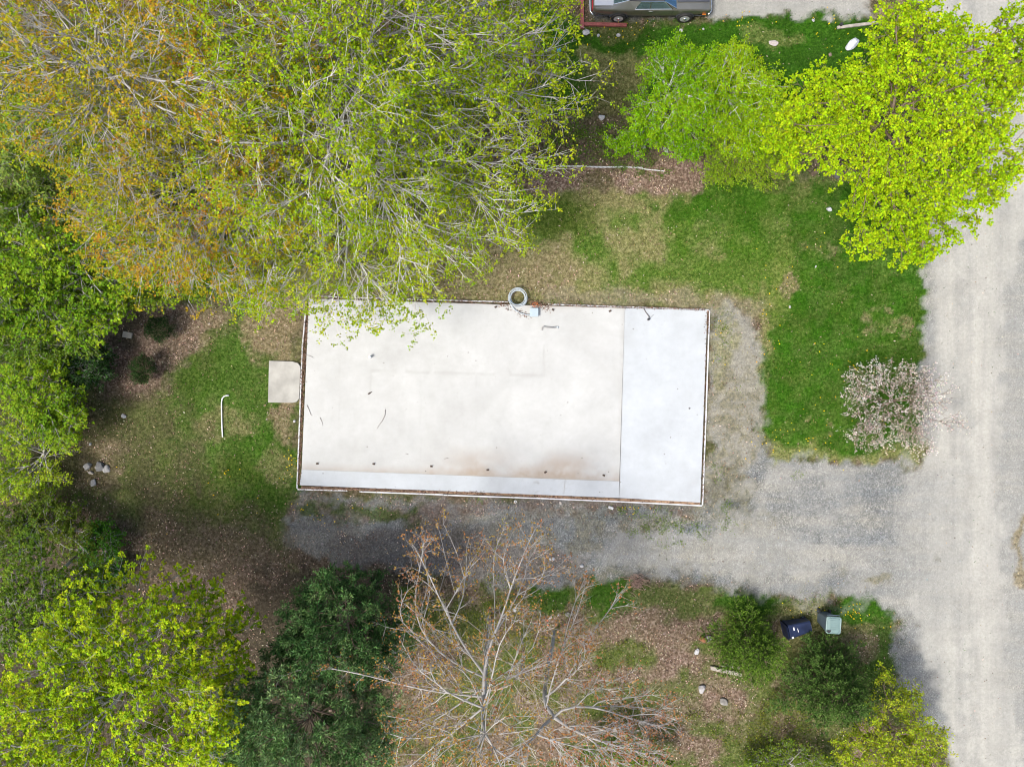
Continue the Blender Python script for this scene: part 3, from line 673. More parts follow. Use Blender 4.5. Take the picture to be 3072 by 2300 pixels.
# bottom left
tree('maple_tree', 'yellow-green maple filling the bottom left corner', 'tree', (520, 1780), (400, 2030, 7.5),
     [(460, 1930, 7, 1.9, 1.6, 1.3), (250, 2010, 8, 2.1, 1.9, 1.6), (620, 1960, 5.8, 1.3, 1.6, 1.1), (480, 2170, 8, 2.2, 1.6, 1.5), (110, 2170, 8.6, 2.2, 1.8, 1.6), (640, 2190, 6.5, .9, 1.5, 1.1), (600, 1800, 4.8, .5, .7, .5), (520, 1760, 4.8, .35, .6, .5), (400, 1740, 5, .45, .9, .5), (290, 1800, 5.8, .5, 1.1, .6), (350, 1700, 4.6, .25, .7, .4), (680, 1880, 5, .5, .7, .5), (220, 1880, 6.5, .5, .9, .6), (200, 2330, 9, 2.5, 1.3, 1.5)],
     N=900, bf=.5, tw=dict(n=3, L=(.3, .7), spread=.6, up=.25, r=.006, sub=2), lf=dict(n=9, L=(.06, .10), W=.8, tilt=.35, mode='rosette', off=.02), pal=[(.15, .26, .006), (.27, .39, .008), (.40, .50, .012), (.58, .60, .04)], bark=M_bark_grey, seed=23)
tree('maple_tree', 'darker green maple at the left edge behind the corner maple', 'tree', (240, 1660), (100, 1790, 4.5),
     [(70, 1830, 5.5, 1.6, 1.4, 1.2), (200, 1850, 5.0, 1.4, 1.2, 1.0), (90, 1680, 4.0, .5, 1.1, .6), (250, 1740, 4, .9, .7, .6)],
     N=330, tw=gtw, lf=dict(n=7, L=(.06, .10), W=.8, tilt=.35, mode='rosette', off=.02), pal=[(.07, .14, .012), (.11, .19, .015), (.17, .25, .02)], bark=M_bark_grey, seed=24)
tree('shrub', 'dark olive shrub at the left edge between the two lower maples', 'shrub', (160, 1560), (140, 1575, 1.4),
     [(130, 1560, 1.6, 1.3, .9, .7), (40, 1600, 1.8, 1.1, 1.0, .8), (230, 1620, 1.3, .9, .7, .5)], N=260, first=1, tw=stw, lf=dict(n=6, L=(.06, .10), W=.7, tilt=.5, mode='rosette', off=.03), pal=[(.05, .09, .010), (.09, .14, .012), (.15, .19, .016)], seed=63, group=GB)
tree('shrub', 'bright green narrow shrub above the bottom left maple', 'shrub', (318, 1660), (315, 1670, .9), [(310, 1640, .9, .65, 1.0, .5), (320, 1720, .9, .5, .5, .5)], N=150, first=1, tw=stw, lf=dict(n=6, L=(.06, .10), W=.6, tilt=.6, mode='leaf'), pal=[(.05, .16, .014), (.07, .2, .016)], seed=25)
# pines at the bottom
GP = 'dark pines at the bottom'
PINE = [(.026, .072, .020), (.050, .12, .032), (.10, .19, .058), (.19, .30, .11)]
ptw = dict(n=4, L=(.2, .45), spread=.75, up=.35, r=.006, sub=3)
tree('pine_tree', 'dark green pine touching the driveway edge, upper of the two pines', 'tree', (1060, 1730), (1020, 1880, 6.0),
     [(1030, 1780, 3.2, 1.7, 1.1, 1.2), (1010, 1880, 5.0, 1.9, 1.6, 1.3), (930, 1900, 4.5, 1.2, 1.2, 1.0), (1120, 1920, 5.0, 1.3, 1.4, 1.1), (1010, 1960, 6.5, 1.2, 1.0, 1.0), (880, 1960, 4.2, .9, .8, .7), (1180, 1850, 3.6, .8, 1.0, .8)],
     N=420, first=2, bf=.7, tw=ptw, lf=dict(n=9, L=(.09, .16), W=.28, tilt=.7, mode='tuft'), pal=PINE, lmat=M_needle, bark=M_bark_brown, seed=26, group=GP)
tree('pine_tree', 'blue-green pine at the bottom edge, lower of the two pines', 'tree', (990, 1920), (900, 2180, 7.0),
     [(900, 2160, 6.5, 2.0, 1.7, 1.4), (750, 2180, 5.5, 1.3, 1.5, 1.1), (1070, 2120, 5.2, 1.5, 1.3, 1.1), (900, 2280, 7.0, 2.2, 1.4, 1.2), (740, 2060, 4.2, 1.1, .9, .8), (690, 2240, 4.5, .9, 1.0, .8), (1100, 2240, 5.0, 1.0, 1.1, .9), (830, 2040, 5, 1, .6, .6)],
     N=480, first=2, bf=.7, tw=ptw, lf=dict(n=9, L=(.09, .16), W=.28, tilt=.7, mode='tuft'), pal=PINE[1:] + [(.16, .24, .13)], lmat=M_needle, bark=M_bark_brown, seed=27, group=GP)
# bare budding trees
BUD = [(.26, .24, .03), (.33, .22, .05), (.34, .15, .06), (.40, .21, .14)]
GBT = 'nearly bare budding trees below the driveway'
btw = dict(n=3, L=(.25, .75), spread=.5, up=.2, r=.007, sub=3)
tree('budding_tree', 'nearly bare tree with reddish buds reaching up over the driveway', 'tree', (1468, 1850), (1436, 2190, 10.0),
     [(1330, 1680, 6.0, 1.3, 1.3, 1.1), (1560, 1680, 6.2, 1.6, 1.2, 1.0), (1240, 1850, 6.2, 1.1, 1.1, .9), (1330, 1960, 8, 1.4, 1.5, 1.2), (1540, 1930, 8, 1.3, 1.5, 1.2), (1450, 2200, 10, 1.7, 1.4, 1.2), (1260, 2200, 8, 1.2, 1.3, 1.1), (870, 2010, 6.5, .5, .35, .3), (1000, 2000, 7.0, .5, .4, .3), (1180, 2030, 7.5, .5, .4, .4), (1420, 2320, 10, 1.5, .8, 1)],
     N=380, bf=.6, forks=14, first=4, tipr=.010, tw=btw, lf=dict(n=2, L=(.06, .10), W=.6, tilt=.7, mode='leaf', off=.02), pal=BUD, bark=M_bark_grey, seed=31, group=GBT, keep_leaf=.75, maxr=.14)
tree('budding_tree', 'pale-barked leafless tree sweeping its branches right along the bottom edge', 'tree', (1662, 1890), (1612, 2235, 8.0),
     [(1830, 2070, 6.0, 1.5, .7, .6), (1950, 2150, 5.8, 1.0, .8, .6), (1760, 2220, 7, 1.6, .8, .8), (1730, 1950, 6, .7, .8, .7), (1860, 1800, 5, .30, .3, .3), (1740, 1760, 5, .3, .5, .4), (1520, 2290, 8, 1.1, .7, .8), (1900, 2270, 6.5, 1.2, .6, .6)],
     N=340, bf=.68, tipr=.009, tw=btw, lf=dict(n=2, L=(.06, .10), W=.6, tilt=.7, mode='leaf', off=.02), pal=BUD[1:], forks=16, first=6, bark=M_bark_grey, seed=39, group=GBT, keep_leaf=.6, maxr=.11, trunk_bend=.05)
tree('understory_tree', 'thin yellow-budding sapling tangled among the bare trees', 'tree', (1560, 1900), (1560, 2030, 4.5),
     [(1500, 2000, 4.5, 1.6, 1.4, 1.2), (1650, 2080, 4.5, 1.3, 1.0, 1.0), (1330, 2120, 4.5, 1.4, 1.2, 1.0), (1350, 1900, 4, 1.0, 1.0, .8)],
     N=200, bf=.5, tw=gtw, lf=dict(n=3, L=(.05, .09), W=.6, tilt=.7, mode='leaf'), pal=[(.16, .16, .02), (.24, .22, .03), (.27, .2, .05)], bark=M_bark_tan, seed=33, keep_leaf=.6)
tree('shrub', 'green leafy shrub at the bottom edge under the sweeping bare branches', 'shrub', (1860, 2230), (1880, 2300, 1.5), [(1850, 2280, 1.8, 1.4, .8, .7), (1960, 2300, 1.6, .6, .5, .5)], N=150, first=1, tw=stw, lf=dict(n=6, L=(.07, .11), W=.7, tilt=.6, mode='leaf'), pal=[(.08, .16, .015), (.13, .21, .02), (.2, .25, .03)], seed=34)
# bottom right
tree('young_tree', 'yellow-green young tree beside the road in the bottom right', 'tree', (2600, 2080), (2690, 2200, 3.0),
     [(2690, 2180, 3.0, 1.3, 1.3, 1.0), (2600, 2260, 3.2, 1.2, .9, .9), (2770, 2240, 2.6, .8, 1.0, .8), (2660, 2060, 2.0, .35, .5, .4), (2730, 2100, 2.2, .5, .5, .4), (2720, 2320, 3, 1.3, .8, .8)],
     N=380, first=2, tw=stw, lf=dict(n=5, L=(.06, .10), W=.6, tilt=.6, mode='leaf'), pal=[(.19, .26, .014), (.29, .37, .018), (.40, .45, .03)], bark=M_bark_brown, seed=35)
tree('shrub', 'low green shrub at the bottom edge left of the roadside young tree', 'shrub', (2360, 2260), (2370, 2290, .8), [(2370, 2280, .9, 1.2, .7, .5), (2480, 2300, .8, .6, .4, .4), (2260, 2290, .7, .4, .4, .4)], N=140, first=1, tw=stw, lf=dict(n=5, L=(.06, .10), W=.6, tilt=.6, mode='leaf'), pal=[(.10, .18, .015), (.15, .23, .02), (.2, .27, .03)], seed=36)
# right maple, mid saplings
tree('maple_tree', 'dense bright lime-green maple overhanging the road at upper right', 'tree', (2440, 520), (2690, 330, 7.5),
     [(2490, 340, 6.2, 1.7, 1.5, 1.3), (2700, 340, 7.6, 2.0, 2.0, 1.7), (2690, 600, 5.8, 1.8, 1.4, 1.2), (2880, 300, 7.4, 1.8, 1.9, 1.5), (2715, 130, 7.4, 1.25, 1.4, 1.2), (2400, 440, 4.8, 1.0, .9, .8), (2960, 480, 6.2, 1.3, 1.2, 1.1), (2790, 700, 5.4, .8, .8, .7), (3040, 170, 7.4, 1.0, 1.5, 1.2), (2830, 130, 7.2, 1.0, .8, .8), (2600, 720, 5.0, .6, .5, .5), (2360, 380, 4.6, .8, .7, .6), (2740, 740, 5.2, .7, .6, .6), (2790, 470, 7.2, 1.6, 1.4, 1.0), (2600, 470, 6.0, 1.5, 1.1, .9), (2600, 290, 6.4, 1.1, .9, .8), (2900, 620, 5.8, .9, .8, .7)],
     N=1500, bf=.5, tw=dict(n=3, L=(.22, .5), spread=.75, up=.2, r=.006, sub=2), lf=dict(n=8, L=(.06, .10), W=.85, tilt=.4, mode='rosette', off=.03), pal=LIME, bark=M_bark_brown, seed=41, keep_leaf=.9)
GS = 'bright green saplings between the car and the edging'
tree('sapling', 'bright green leaning sapling below the parked car, left of its neighbour', 'sapling', (1905, 420), (2000, 290, 2.8),
     [(2020, 210, 3.0, 1.05, 1.0, .8), (1985, 340, 2.6, 1.35, 1.0, .8), (1880, 425, 1.2, .8, .5, .4), (2110, 210, 2.8, .6, .8, .6), (2080, 300, 2.8, .8, 1.0, .7), (2050, 420, 2.0, .9, .6, .5), (1950, 410, 1.6, .6, .4, .4)], N=430, first=2, tw=stw, lf=dict(n=8, L=(.06, .095), W=.65, tilt=.5, mode='rosette', off=.05), pal=[(.09, .21, .004), (.17, .34, .006), (.29, .46, .010)], bark=M_bark_pale, seed=42, group=GS)
tree('sapling', 'bright green leaning sapling with pale trunk, beside the lime maple', 'sapling', (2090, 380), (2200, 270, 3.2),
     [(2200, 220, 3.4, .85, .9, .7), (2270, 280, 3.2, 1.0, 1.0, .7), (2170, 330, 3.0, .9, .9, .6), (2300, 380, 2.8, 1.0, .9, .6), (2230, 400, 2.6, .9, .8, .5)], N=400, first=2, tw=stw, lf=dict(n=8, L=(.06, .095), W=.65, tilt=.5, mode='rosette', off=.05), pal=[(.14, .26, .005), (.24, .39, .007), (.37, .49, .018)], bark=M_bark_pale, seed=43, group=GS)
tree('shrub', 'fine-leaved yellow-green shrub between the saplings and the leaf drift', 'shrub', (2220, 460), (2230, 450, 1.0), [(2230, 440, 1.5, 1.7, 1.3, .6), (2170, 500, 1.1, 1.0, .7, .5), (2300, 500, 1.2, .9, .8, .5), (2360, 420, 1.6, .8, .9, .5)], N=380, first=1, tw=stw, lf=dict(n=7, L=(.045, .075), W=.6, tilt=.6, mode='leaf'), pal=[(.15, .26, .012), (.21, .34, .015), (.27, .39, .02)], bark=M_bark_brown, seed=44)
# flowering plum at the road edge
tree('flowering_tree', 'small pale pink flowering tree at the edge of the gravel road', 'tree', (2640, 1205), (2668, 1208, 1.9),
     [(2685, 1210, 2.3, 1.9, 1.65, .95), (2600, 1150, 1.9, .8, .9, .6), (2770, 1170, 2.2, 1.0, .9, .6), (2600, 1300, 1.9, .8, .6, .6), (2850, 1265, 1.9, .5, .35, .3), (2740, 1320, 1.9, .9, .5, .5)],
     N=420, bf=.7, first=1, forks=6, tipr=.005, tw=dict(n=3, L=(.2, .5), spread=.5, up=.25, r=.005, sub=2), lf=dict(n=3, L=(.04, .065), W=.85, tilt=.8, mode='leaf', off=.015), pal=[(.16, .09, .10), (.48, .40, .40), (.66, .62, .61), (.74, .71, .70)], bark=M_bark_brown, seed=45, keep_leaf=.75, jit=.25)

def spruce(label, base, height, rad, seed, pal, group):
    rng = np.random.RandomState(seed); b0 = P(base[0], base[1], 0); b0[2] = gz_at(b0[0], b0[1]) - .05
    root = empty('spruce_tree', b0, label, 'tree', group)
    MB().tube([(0, 0, 0), (0, 0, height * .5), (0, 0, height)], [.09, .05, .008], 8).build('trunk', M_bark_brown, root, True)
    B, D, LL = [], [], []
    z = .12 * height
    while z < height * .985:
        f = z / height; n = 5 + int(4 * (1 - f)); a0 = rng.rand() * 6.28
        for i in range(n):
            a = a0 + i * 6.283 / n + rng.randn() * .18; L = rad * (1 - f) ** .75 * rng.choice([rng.uniform(.55, .85), rng.uniform(.85, 1.2)]) + .06
            B.append((0, 0, z)); D.append((math.cos(a), math.sin(a), .18 + .9 * f * f - .12 * (1 - f))); LL.append(L)
        z += .21 * rng.uniform(.8, 1.2) * (1 if f < .8 else .6)
    B = np.array(B, float); D = nrm(np.array(D)); LL = np.array(LL)
    k = np.maximum(3, (LL / .085).astype(int)); idx = np.repeat(np.arange(len(B)), k); t = rng.uniform(.18, 1.0, len(idx))
    sb = B[idx] + D[idx] * (LL[idx] * t)[:, None]; sdv = rng.choice([-1, 1], len(idx))
    perp = nrm(np.cross(D[idx], (0, 0, 1.))); sd = nrm(D[idx] * .75 + perp * sdv[:, None] * .8 + rng.randn(len(idx), 3) * .18 + np.array((0, 0, .12))); sL = .08 + LL[idx] * (1 - t) * .45 * rng.uniform(.6, 1.1, len(idx)) + .08
    V, F = cones(np.concatenate([B, sb]), np.concatenate([D, sd]), np.concatenate([LL, sL]), np.concatenate([np.full(len(B), .014), np.full(len(sb), .006)]))
    mesh_np('branches', V, [F], M_bark_brown, root)['kind'] = 'stuff'
    AB = np.concatenate([B, sb]); AD = np.concatenate([D, sd]); AL = np.concatenate([LL * .98, sL])
    m = np.maximum(8, (AL / .013).astype(int)); idx = np.repeat(np.arange(len(AB)), m); t = rng.uniform(.1, 1.03, len(idx))
    p = AB[idx] + AD[idx] * (AL[idx] * t)[:, None]
    ax = nrm(AD[idx] * .7 + nrm(rng.randn(len(idx), 3)) * .8 + np.array((0, 0, .25))); nn = nrm(rng.randn(len(idx), 3)); ln = rng.uniform(.06, .10, len(idx))
    pl = np.array(pal); tip = np.clip(t * .6 + rng.rand(len(idx)) * .4, 0, .999) * (len(pl) - 1); i0 = tip.astype(int); fr = (tip - i0)[:, None]
    cc = np.clip((pl[i0] * (1 - fr) + pl[i0 + 1] * fr) * (1 + .2 * rng.randn(len(idx), 1)), .002, 1)
    leaf_mesh('crown', p, ax, nn, ln, ln * .34, cc, M_needle, root)['kind'] = 'stuff'
GSP = 'small spruces by the bins'
spruce('small dark green spruce left of the fallen navy bin', (2225, 1905), 3.0, 2.0, 51, [(.028, .072, .008), (.065, .14, .014), (.16, .26, .03)], GSP)
spruce('larger dark spruce below the two bins', (2440, 2010), 3.8, 2.45, 52, [(.024, .062, .012), (.055, .12, .022), (.125, .21, .045)], GSP)

# ------------------------------------------------------------------ low plants on the ground (stuff)
rng = np.random.RandomState(77)
def cover(spots, dens, pal, name, label, sz=(.04, .08)):
    ps = []
    for (cx, cy, rx, ry, h) in spots:
        c = P(cx, cy); n = int(dens * rx * ry * S * S * 3.14); k = max(3, n // 14)
        a = rng.rand(k) * 6.28; r = np.sqrt(rng.rand(k)); cl = np.stack([c[0] + np.cos(a) * r * rx * S, c[1] + np.sin(a) * r * ry * S], 1)
        i = rng.randint(0, k, n); q = cl[i] + rng.randn(n, 2) * .09; ps.append(np.c_[q, rng.rand(n) ** 1.4 * h + .02])
    p = np.concatenate(ps); n = len(p); p[:, 2] += weights_at(p[:, 0], p[:, 1])[1]
    ax = np.c_[rng.randn(n, 2), rng.randn(n) * .3]; nn = nrm(np.array((0, 0, 1.)) + rng.randn(n, 3) * .5)
    L = rng.uniform(*sz, n); o = leaf_mesh(name, p, ax, nn, L, L * .6, pick(rng, pal, n), M_leaf)
    tag(o, label, 'plants', kind='stuff')
cover([(1740, 440, 110, 60, .35), (1880, 470, 90, 45, .35), (1840, 410, 90, 45, .3), (1700, 400, 60, 50, .3), (1950, 430, 60, 40, .5), (1730, 488, 30, 10, .25), (1660, 460, 40, 40, .3), (1960, 520, 60, 20, .1)], 300, [(.06, .13, .012), (.09, .18, .016), (.12, .17, .025)], 'bank_plants', 'green weeds on the bank above the white edging')
cover([(1250, 1000 - 115, 0.1, .1, .1), (1560, 1850, 160, 90, .3), (1700, 1960, 150, 100, .35), (1450, 1780, 100, 60, .2), (1800, 2100, 150, 60, .25), (1300, 2200, 120, 90, .4), (2380, 2120, 120, 80, .3), (2330, 2200, 100, 90, .3), (2220, 2200, 90, 60, .25), (1890, 1960, 60, 40, .2), (2060, 2130, 50, 30, .2), (2230, 1870, 60, 30, .2)], 170,
      [(.12, .15, .02), (.17, .18, .03), (.09, .14, .015)], 'woodland_plants', 'yellow-green plants between the trees at the bottom')
cover([(120, 1500, 150, 60, .3), (60, 1600, 100, 60, .3), (200, 1640, 120, 60, .3), (80, 1000, 120, 80, .4), (350, 900, 90, 40, .3), (640, 830, 60, 40, .3), (690, 800, 60, 60, .4), (640, 760, 60, 60, .5), (1000, 700, 200, 120, .3), (850, 640, 150, 140, .5), (1150, 600, 150, 160, .4), (700, 600, 200, 200, .7), (500, 400, 300, 300, .8), (950, 300, 350, 250, .6), (1350, 300, 200, 200, .4), (200, 300, 250, 250, .9)], 130,
      [(.05, .11, .012), (.07, .14, .016), (.10, .16, .02)], 'undergrowth', 'green undergrowth beneath the trees on the left')
cover([(1900, 1535, 50, 20, .12), (1850, 1525, 40, 10, .1), (1430, 1496, 30, 7, .15), (1700, 905, 90, 6, .12), (2160, 1070, 14, 14, .12), (2210, 1170, 12, 12, .12), (2150, 1420, 14, 40, .1), (2000, 1590, 130, 50, .04), (1980, 1530, 60, 8, .08), (2170, 980, 20, 60, .1), (2190, 1550, 30, 60, .05), (2420, 1795, 60, 14, .1), (2380, 1420, 30, 10, .03)], 240,
      [(.11, .19, .012), (.16, .23, .02), (.08, .15, .012)], 'gravel_weeds', 'small weeds growing through the gravel around the slab', (.03, .06))
# dandelions
spots = [(2565, 1833, 40, 22, 22), (2580, 1150, 70, 120, 16), (2420, 1280, 110, 90, 24), (2480, 1090, 120, 60, 10), (2440, 750, 140, 60, 10), (2330, 900, 50, 150, 20), (1900, 90, 140, 40, 16), (2230, 60, 60, 30, 16), (2500, 90, 60, 50, 20), (885, 1375, 14, 30, 12), (860, 1400, 30, 60, 12), (680, 1420, 14, 10, 7), (1905, 1530, 30, 16, 12), (1000, 1520, 120, 25, 12), (2150, 1030, 20, 60, 8), (1672, 105, 10, 14, 6), (2590, 1890, 80, 40, 8), (1850, 120, 120, 30, 10), (2300, 1320, 60, 40, 14), (600, 1520, 200, 120, 8), (2560, 1100, 14, 14, 7), (2400, 1830, 60, 14, 8), (950, 1550, 70, 20, 8)]
ps = []
for cx, cy, rx, ry, n in spots:
    c = P(cx, cy); ps.append(np.c_[c[0] + rng.randn(n) * rx * S * .6, c[1] + rng.randn(n) * ry * S * .6])
q = np.concatenate(ps); n = len(q); z = weights_at(q[:, 0], q[:, 1])[1] + rng.uniform(.05, .10, n); r = rng.uniform(.014, .026, n); a = np.arange(6) * 6.283 / 6
tilt = rng.randn(n, 2) * .3
rim = np.stack([q[:, None, 0] + r[:, None] * np.cos(a), q[:, None, 1] + r[:, None] * np.sin(a), z[:, None] + r[:, None] * (np.cos(a) * tilt[:, :1] + np.sin(a) * tilt[:, 1:])], -1)
cen = np.c_[q, z + .012][:, None]; stem = np.c_[q, z - .12][:, None]
V = np.concatenate([rim, cen, stem], 1).reshape(-1, 3); o8 = 8 * np.arange(n)[:, None]
F = np.concatenate([o8 + np.array([[i, (i + 1) % 6, 6]]) for i in range(6)] + [o8 + np.array([[(i + 1) % 6, i, 7]]) for i in range(0, 6, 2)])
cc = pick(rng, [(.75, .55, .01), (.80, .62, .02), (.70, .46, .01)], n, .08)
tag(mesh_np('dandelions', V, [F], M_litter, col=np.repeat(np.c_[cc, np.ones(n)], 8, 0)), 'yellow dandelion flowers dotted over the lawns', 'flowers', kind='stuff')
# ------------------------------------------------------------------ the concrete slab
def slab_material(name, c, warm):
    m, nt, b = new_mat(name); v = texco(nt)
    big = noise(nt, v, .55, 5, .6); mid = noise(nt, v, 3.2, 5, .6); fine = noise(nt, v, 38, 4, .7); pit = noise(nt, v, 9, 2, .5)
    base = mixc(nt, 1.0, ramp(nt, big, [(.3, tuple(x * .90 for x in c)), (.7, tuple(min(1, x * 1.06) for x in c))]), ramp(nt, mid, [(.3, (.94, .935, .925)), (.7, (1.03, 1.03, 1.03))]), 'MULTIPLY')
    base = mixc(nt, 1.0, base, ramp(nt, fine, [(.25, (.86, .86, .86)), (.6, (1.02, 1.02, 1.02))]), 'MULTIPLY')
    a = node(nt, 'ShaderNodeAttribute', attribute_name='stain'); g = node(nt, 'ShaderNodeAttribute', attribute_name='grey')
    s1 = nt.nodes.new('ShaderNodeMath'); s1.operation = 'MULTIPLY'; nt.links.new(a.outputs['Fac'], s1.inputs[0]); nt.links.new(ramp(nt, mid, [(.3, (.6,) * 3), (.7, (1,) * 3)]), s1.inputs[1])
    base = mixc(nt, s1.outputs[0], base, (.27, .205, .145)); base = mixc(nt, g.outputs['Fac'], base, (.25, .245, .22))
    # small dark specks of debris and pits
    vo = node(nt, 'ShaderNodeTexVoronoi'); vo.inputs['Scale'].default_value = 1.7; nt.links.new(v, vo.inputs['Vector'])
    sp = ramp(nt, vo.outputs['Distance'], [(.0, (1, 1, 1)), (.035, (1, 1, 1)), (.05, (0, 0, 0))])
    base = mixc(nt, sp, base, (.16, .15, .13))
    vo2 = node(nt, 'ShaderNodeTexVoronoi'); vo2.inputs['Scale'].default_value = 4.6; nt.links.new(v, vo2.inputs['Vector'])
    sp2 = ramp(nt, vo2.outputs['Distance'], [(.0, (1, 1, 1)), (.055, (.8, .8, .8)), (.09, (0, 0, 0))])
    gate = ramp(nt, noise(nt, v, 1.1, 3), [(.45, (0, 0, 0)), (.6, (.7, .7, .7))])
    base = mixc(nt, mixc(nt, 1.0, sp2, gate, 'MULTIPLY'), base, (.20, .19, .165))
    nt.links.new(base, b.inputs['Base Color']); b.inputs['Roughness'].default_value = .85; b.inputs['Specular IOR Level'].default_value = .25
    bump(nt, b, fine, .15, .01); return m
M_conc_warm = slab_material('old_concrete', (.422, .428, .416), True)
M_conc_cool = slab_material('new_concrete', (.405, .430, .446), False)
ZS = .16
def slab_patch(name, corners, nu, nv, mat, parent, stain=None, grey=None, z=ZS, rough_edge=0.0):
    """top sheet as a grid between four photograph corners (TL, TR, BR, BL) with side skirts"""
    c = [P(a, b, z) for a, b in corners]
    u, v = np.meshgrid(np.linspace(0, 1, nu), np.linspace(0, 1, nv), indexing='ij')
    Q = (c[0] * ((1 - u) * (1 - v))[..., None] + c[1] * (u * (1 - v))[..., None] + c[2] * (u * v)[..., None] + c[3] * ((1 - u) * v)[..., None])
    if rough_edge:
        Q[0, :, 0] += rough_edge * (fbm(Q[0, :, 0], Q[0, :, 1], .6, 5) - .5); Q[-1, :, 0] += rough_edge * (fbm(Q[-1, :, 0], Q[-1, :, 1], .6, 6) - .5)
        Q[:, 0, 1] += rough_edge * (fbm(Q[:, 0, 0], Q[:, 0, 1], .6, 7) - .5); Q[:, -1, 1] += rough_edge * (fbm(Q[:, -1, 0], Q[:, -1, 1], .6, 8) - .5)
    kx = H / (H - z); qx = Q[..., 0] * kx / S + 1536; qy = 1150 - Q[..., 1] * kx / S
    st = stain(qx, qy, u, v) if stain else np.zeros_like(u); gr = grey(qx, qy, u, v) if grey else np.zeros_like(u)
    idx = np.arange(nu * nv).reshape(nu, nv)
    F = np.stack([idx[:-1, 1:], idx[1:, 1:], idx[1:, :-1], idx[:-1, :-1]], -1).reshape(-1, 4)
    ring = np.concatenate([idx[:, 0], idx[-1, 1:], idx[-2::-1, -1], idx[0, -2:0:-1]])
    Vt = Q.reshape(-1, 3); low = Vt[ring].copy(); low[:, 2] = -.05; nb = len(Vt); m = len(ring)
    k = np.arange(m); SF = np.stack([ring[k], ring[(k + 1) % m], nb + (k + 1) % m, nb + k], -1)
    return mesh_np(name, np.concatenate([Vt, low]), [F, SF], mat, parent, attrs={'stain': np.concatenate([st.ravel(), st.ravel()[ring]]), 'grey': np.concatenate([gr.ravel(), gr.ravel()[ring]])})
def line_mark(qx, qy, x0, y0, x1, y1, w):
    d = np.array((x1 - x0, y1 - y0), float); L2 = d @ d; t = np.clip(((qx - x0) * d[0] + (qy - y0) * d[1]) / L2, 0, 1)
    return np.clip(1 - np.hypot(qx - x0 - t * d[0], qy - y0 - t * d[1]) / w, 0, 1)
def main_stain(qx, qy, u, v):
    n1 = fbm(qx * S, qy * S, .9, 301, 4); n2 = fbm(qx * S, qy * S, .25, 302, 3)
    s = np.clip((v - .80) / .17, 0, 1) * np.clip((n1 - .36) * 3.2, 0, 1) * np.clip((u - .33) / .2, 0, 1) * .62
    s += np.clip(1 - np.hypot((qx - 1470) / 120, (qy - 1375) / 45), 0, 1) * .32 + np.clip(1 - np.hypot((qx - 1680) / 110, (qy - 1395) / 40), 0, 1) * .32
    s += np.clip((v - .95) / .05, 0, 1) * (.25 + .4 * n2) + np.clip((.012 - v) / .012, 0, 1) * .7 * n2
    s += np.clip(1 - abs(qx - 1640) / 110, 0, 1) * np.clip((.05 - v) / .05, 0, 1) * .3
    return np.clip(s, 0, .85)
def main_grey(qx, qy, u, v):
    n2 = fbm(qx * S, qy * S, .3, 312, 3); g = np.zeros_like(u)
    for a in ((1115, 1111, 1190, 1113, 7), (1220, 1115, 1285, 1118, 7), (1305, 1117, 1480, 1123, 6), (1112, 1113, 1109, 1185, 4), (1530, 1124, 1632, 1127, 7), (1632, 1035, 1632, 1126, 4), (1522, 1105, 1534, 1124, 7)):
        g = np.maximum(g, line_mark(qx, qy, *a) * .36 * np.clip(n2 * 1.8, 0, 1))
    for a in ((1018, 1000, 1018, 1290, 3), (1262, 1080, 1262, 1400, 3), (1428, 1120, 1428, 1420, 2.5), (1628, 1300, 1628, 1430, 2.5)):
        g = np.maximum(g, line_mark(qx, qy, *a) * .13)
    g = np.maximum(g, np.clip((v - .975) / .025, 0, 1) * .22 * n2 * 2); g = np.maximum(g, np.clip((u - .985) / .015, 0, 1) * .25 * n2 * 2)
    g = np.maximum(g, np.clip(fbm(qx * S, qy * S, 1.8, 330, 4) - .56, 0, 1) * .5)
    g = np.maximum(g, line_mark(qx, qy, 1118, 1128, 1105, 1200, 2) * .15)
    return g
def strip_grey(qx, qy, u, v):
    n = fbm(qx * S, qy * S, .12, 340, 2)
    g = np.clip((n - .68) * 3, 0, .8) * np.clip(1 - abs(qx - 1610) / 130, 0, 1); g = np.maximum(g, line_mark(qx, qy, 1697, 1430, 1691, 1480, 3) * .7)
    g = np.maximum(g, np.clip(fbm(qx * S, qy * S, 1.2, 350, 4) - .55, 0, 1) * .45); g = np.maximum(g, np.clip((.06 - v) / .06, 0, 1) * .3 * n)
    return g
sc0 = P(1500, 1180)
slab = empty('concrete_slab', (sc0[0], sc0[1], 0), 'large pale concrete foundation slab in the middle of the plot', 'slab')
sl_parts = [
    slab_patch('slab_panel', [(927, 896), (1874, 924), (1858, 1443), (905, 1408)], 200, 110, M_conc_warm, None, main_stain, main_grey),
    slab_patch('slab_panel', [(1874.15, 924), (2122, 931), (2101, 1507), (1858.15, 1493)], 60, 110, M_conc_cool, None, None, lambda a, b, u, v: np.maximum(np.clip(fbm(a * S, b * S, 1.5, 360, 4) - .55, 0, 1) * .45, np.clip((.012 - u) / .012, 0, 1) * .3), z=ZS - .0015),
    slab_patch('slab_panel', [(905, 1408.2), (1858, 1443.2), (1858, 1493), (899, 1455)], 280, 20, M_conc_cool, None, None, strip_grey, z=ZS - .003)]
tag(sl_parts[0], 'warm-toned older main panel with brown stains'); tag(sl_parts[1], 'bluish white newer panel on the right'); tag(sl_parts[2], 'narrow bluish strip along the lower edge')
M_vinyl = simple('white_vinyl', (.74, .75, .76), .5, var=.12, scale=3)
M_board = simple('weathered_board', (.27, .175, .105), .85, var=.35, scale=5, bumps=.3)
def pl(px_, py_, z): return P(px_, py_, z)
bb = MB()
sl_parts.append(MB().bar(pl(905, 1461, .07), pl(1500, 1481, .07), .10, .10).build('form_board', M_board))
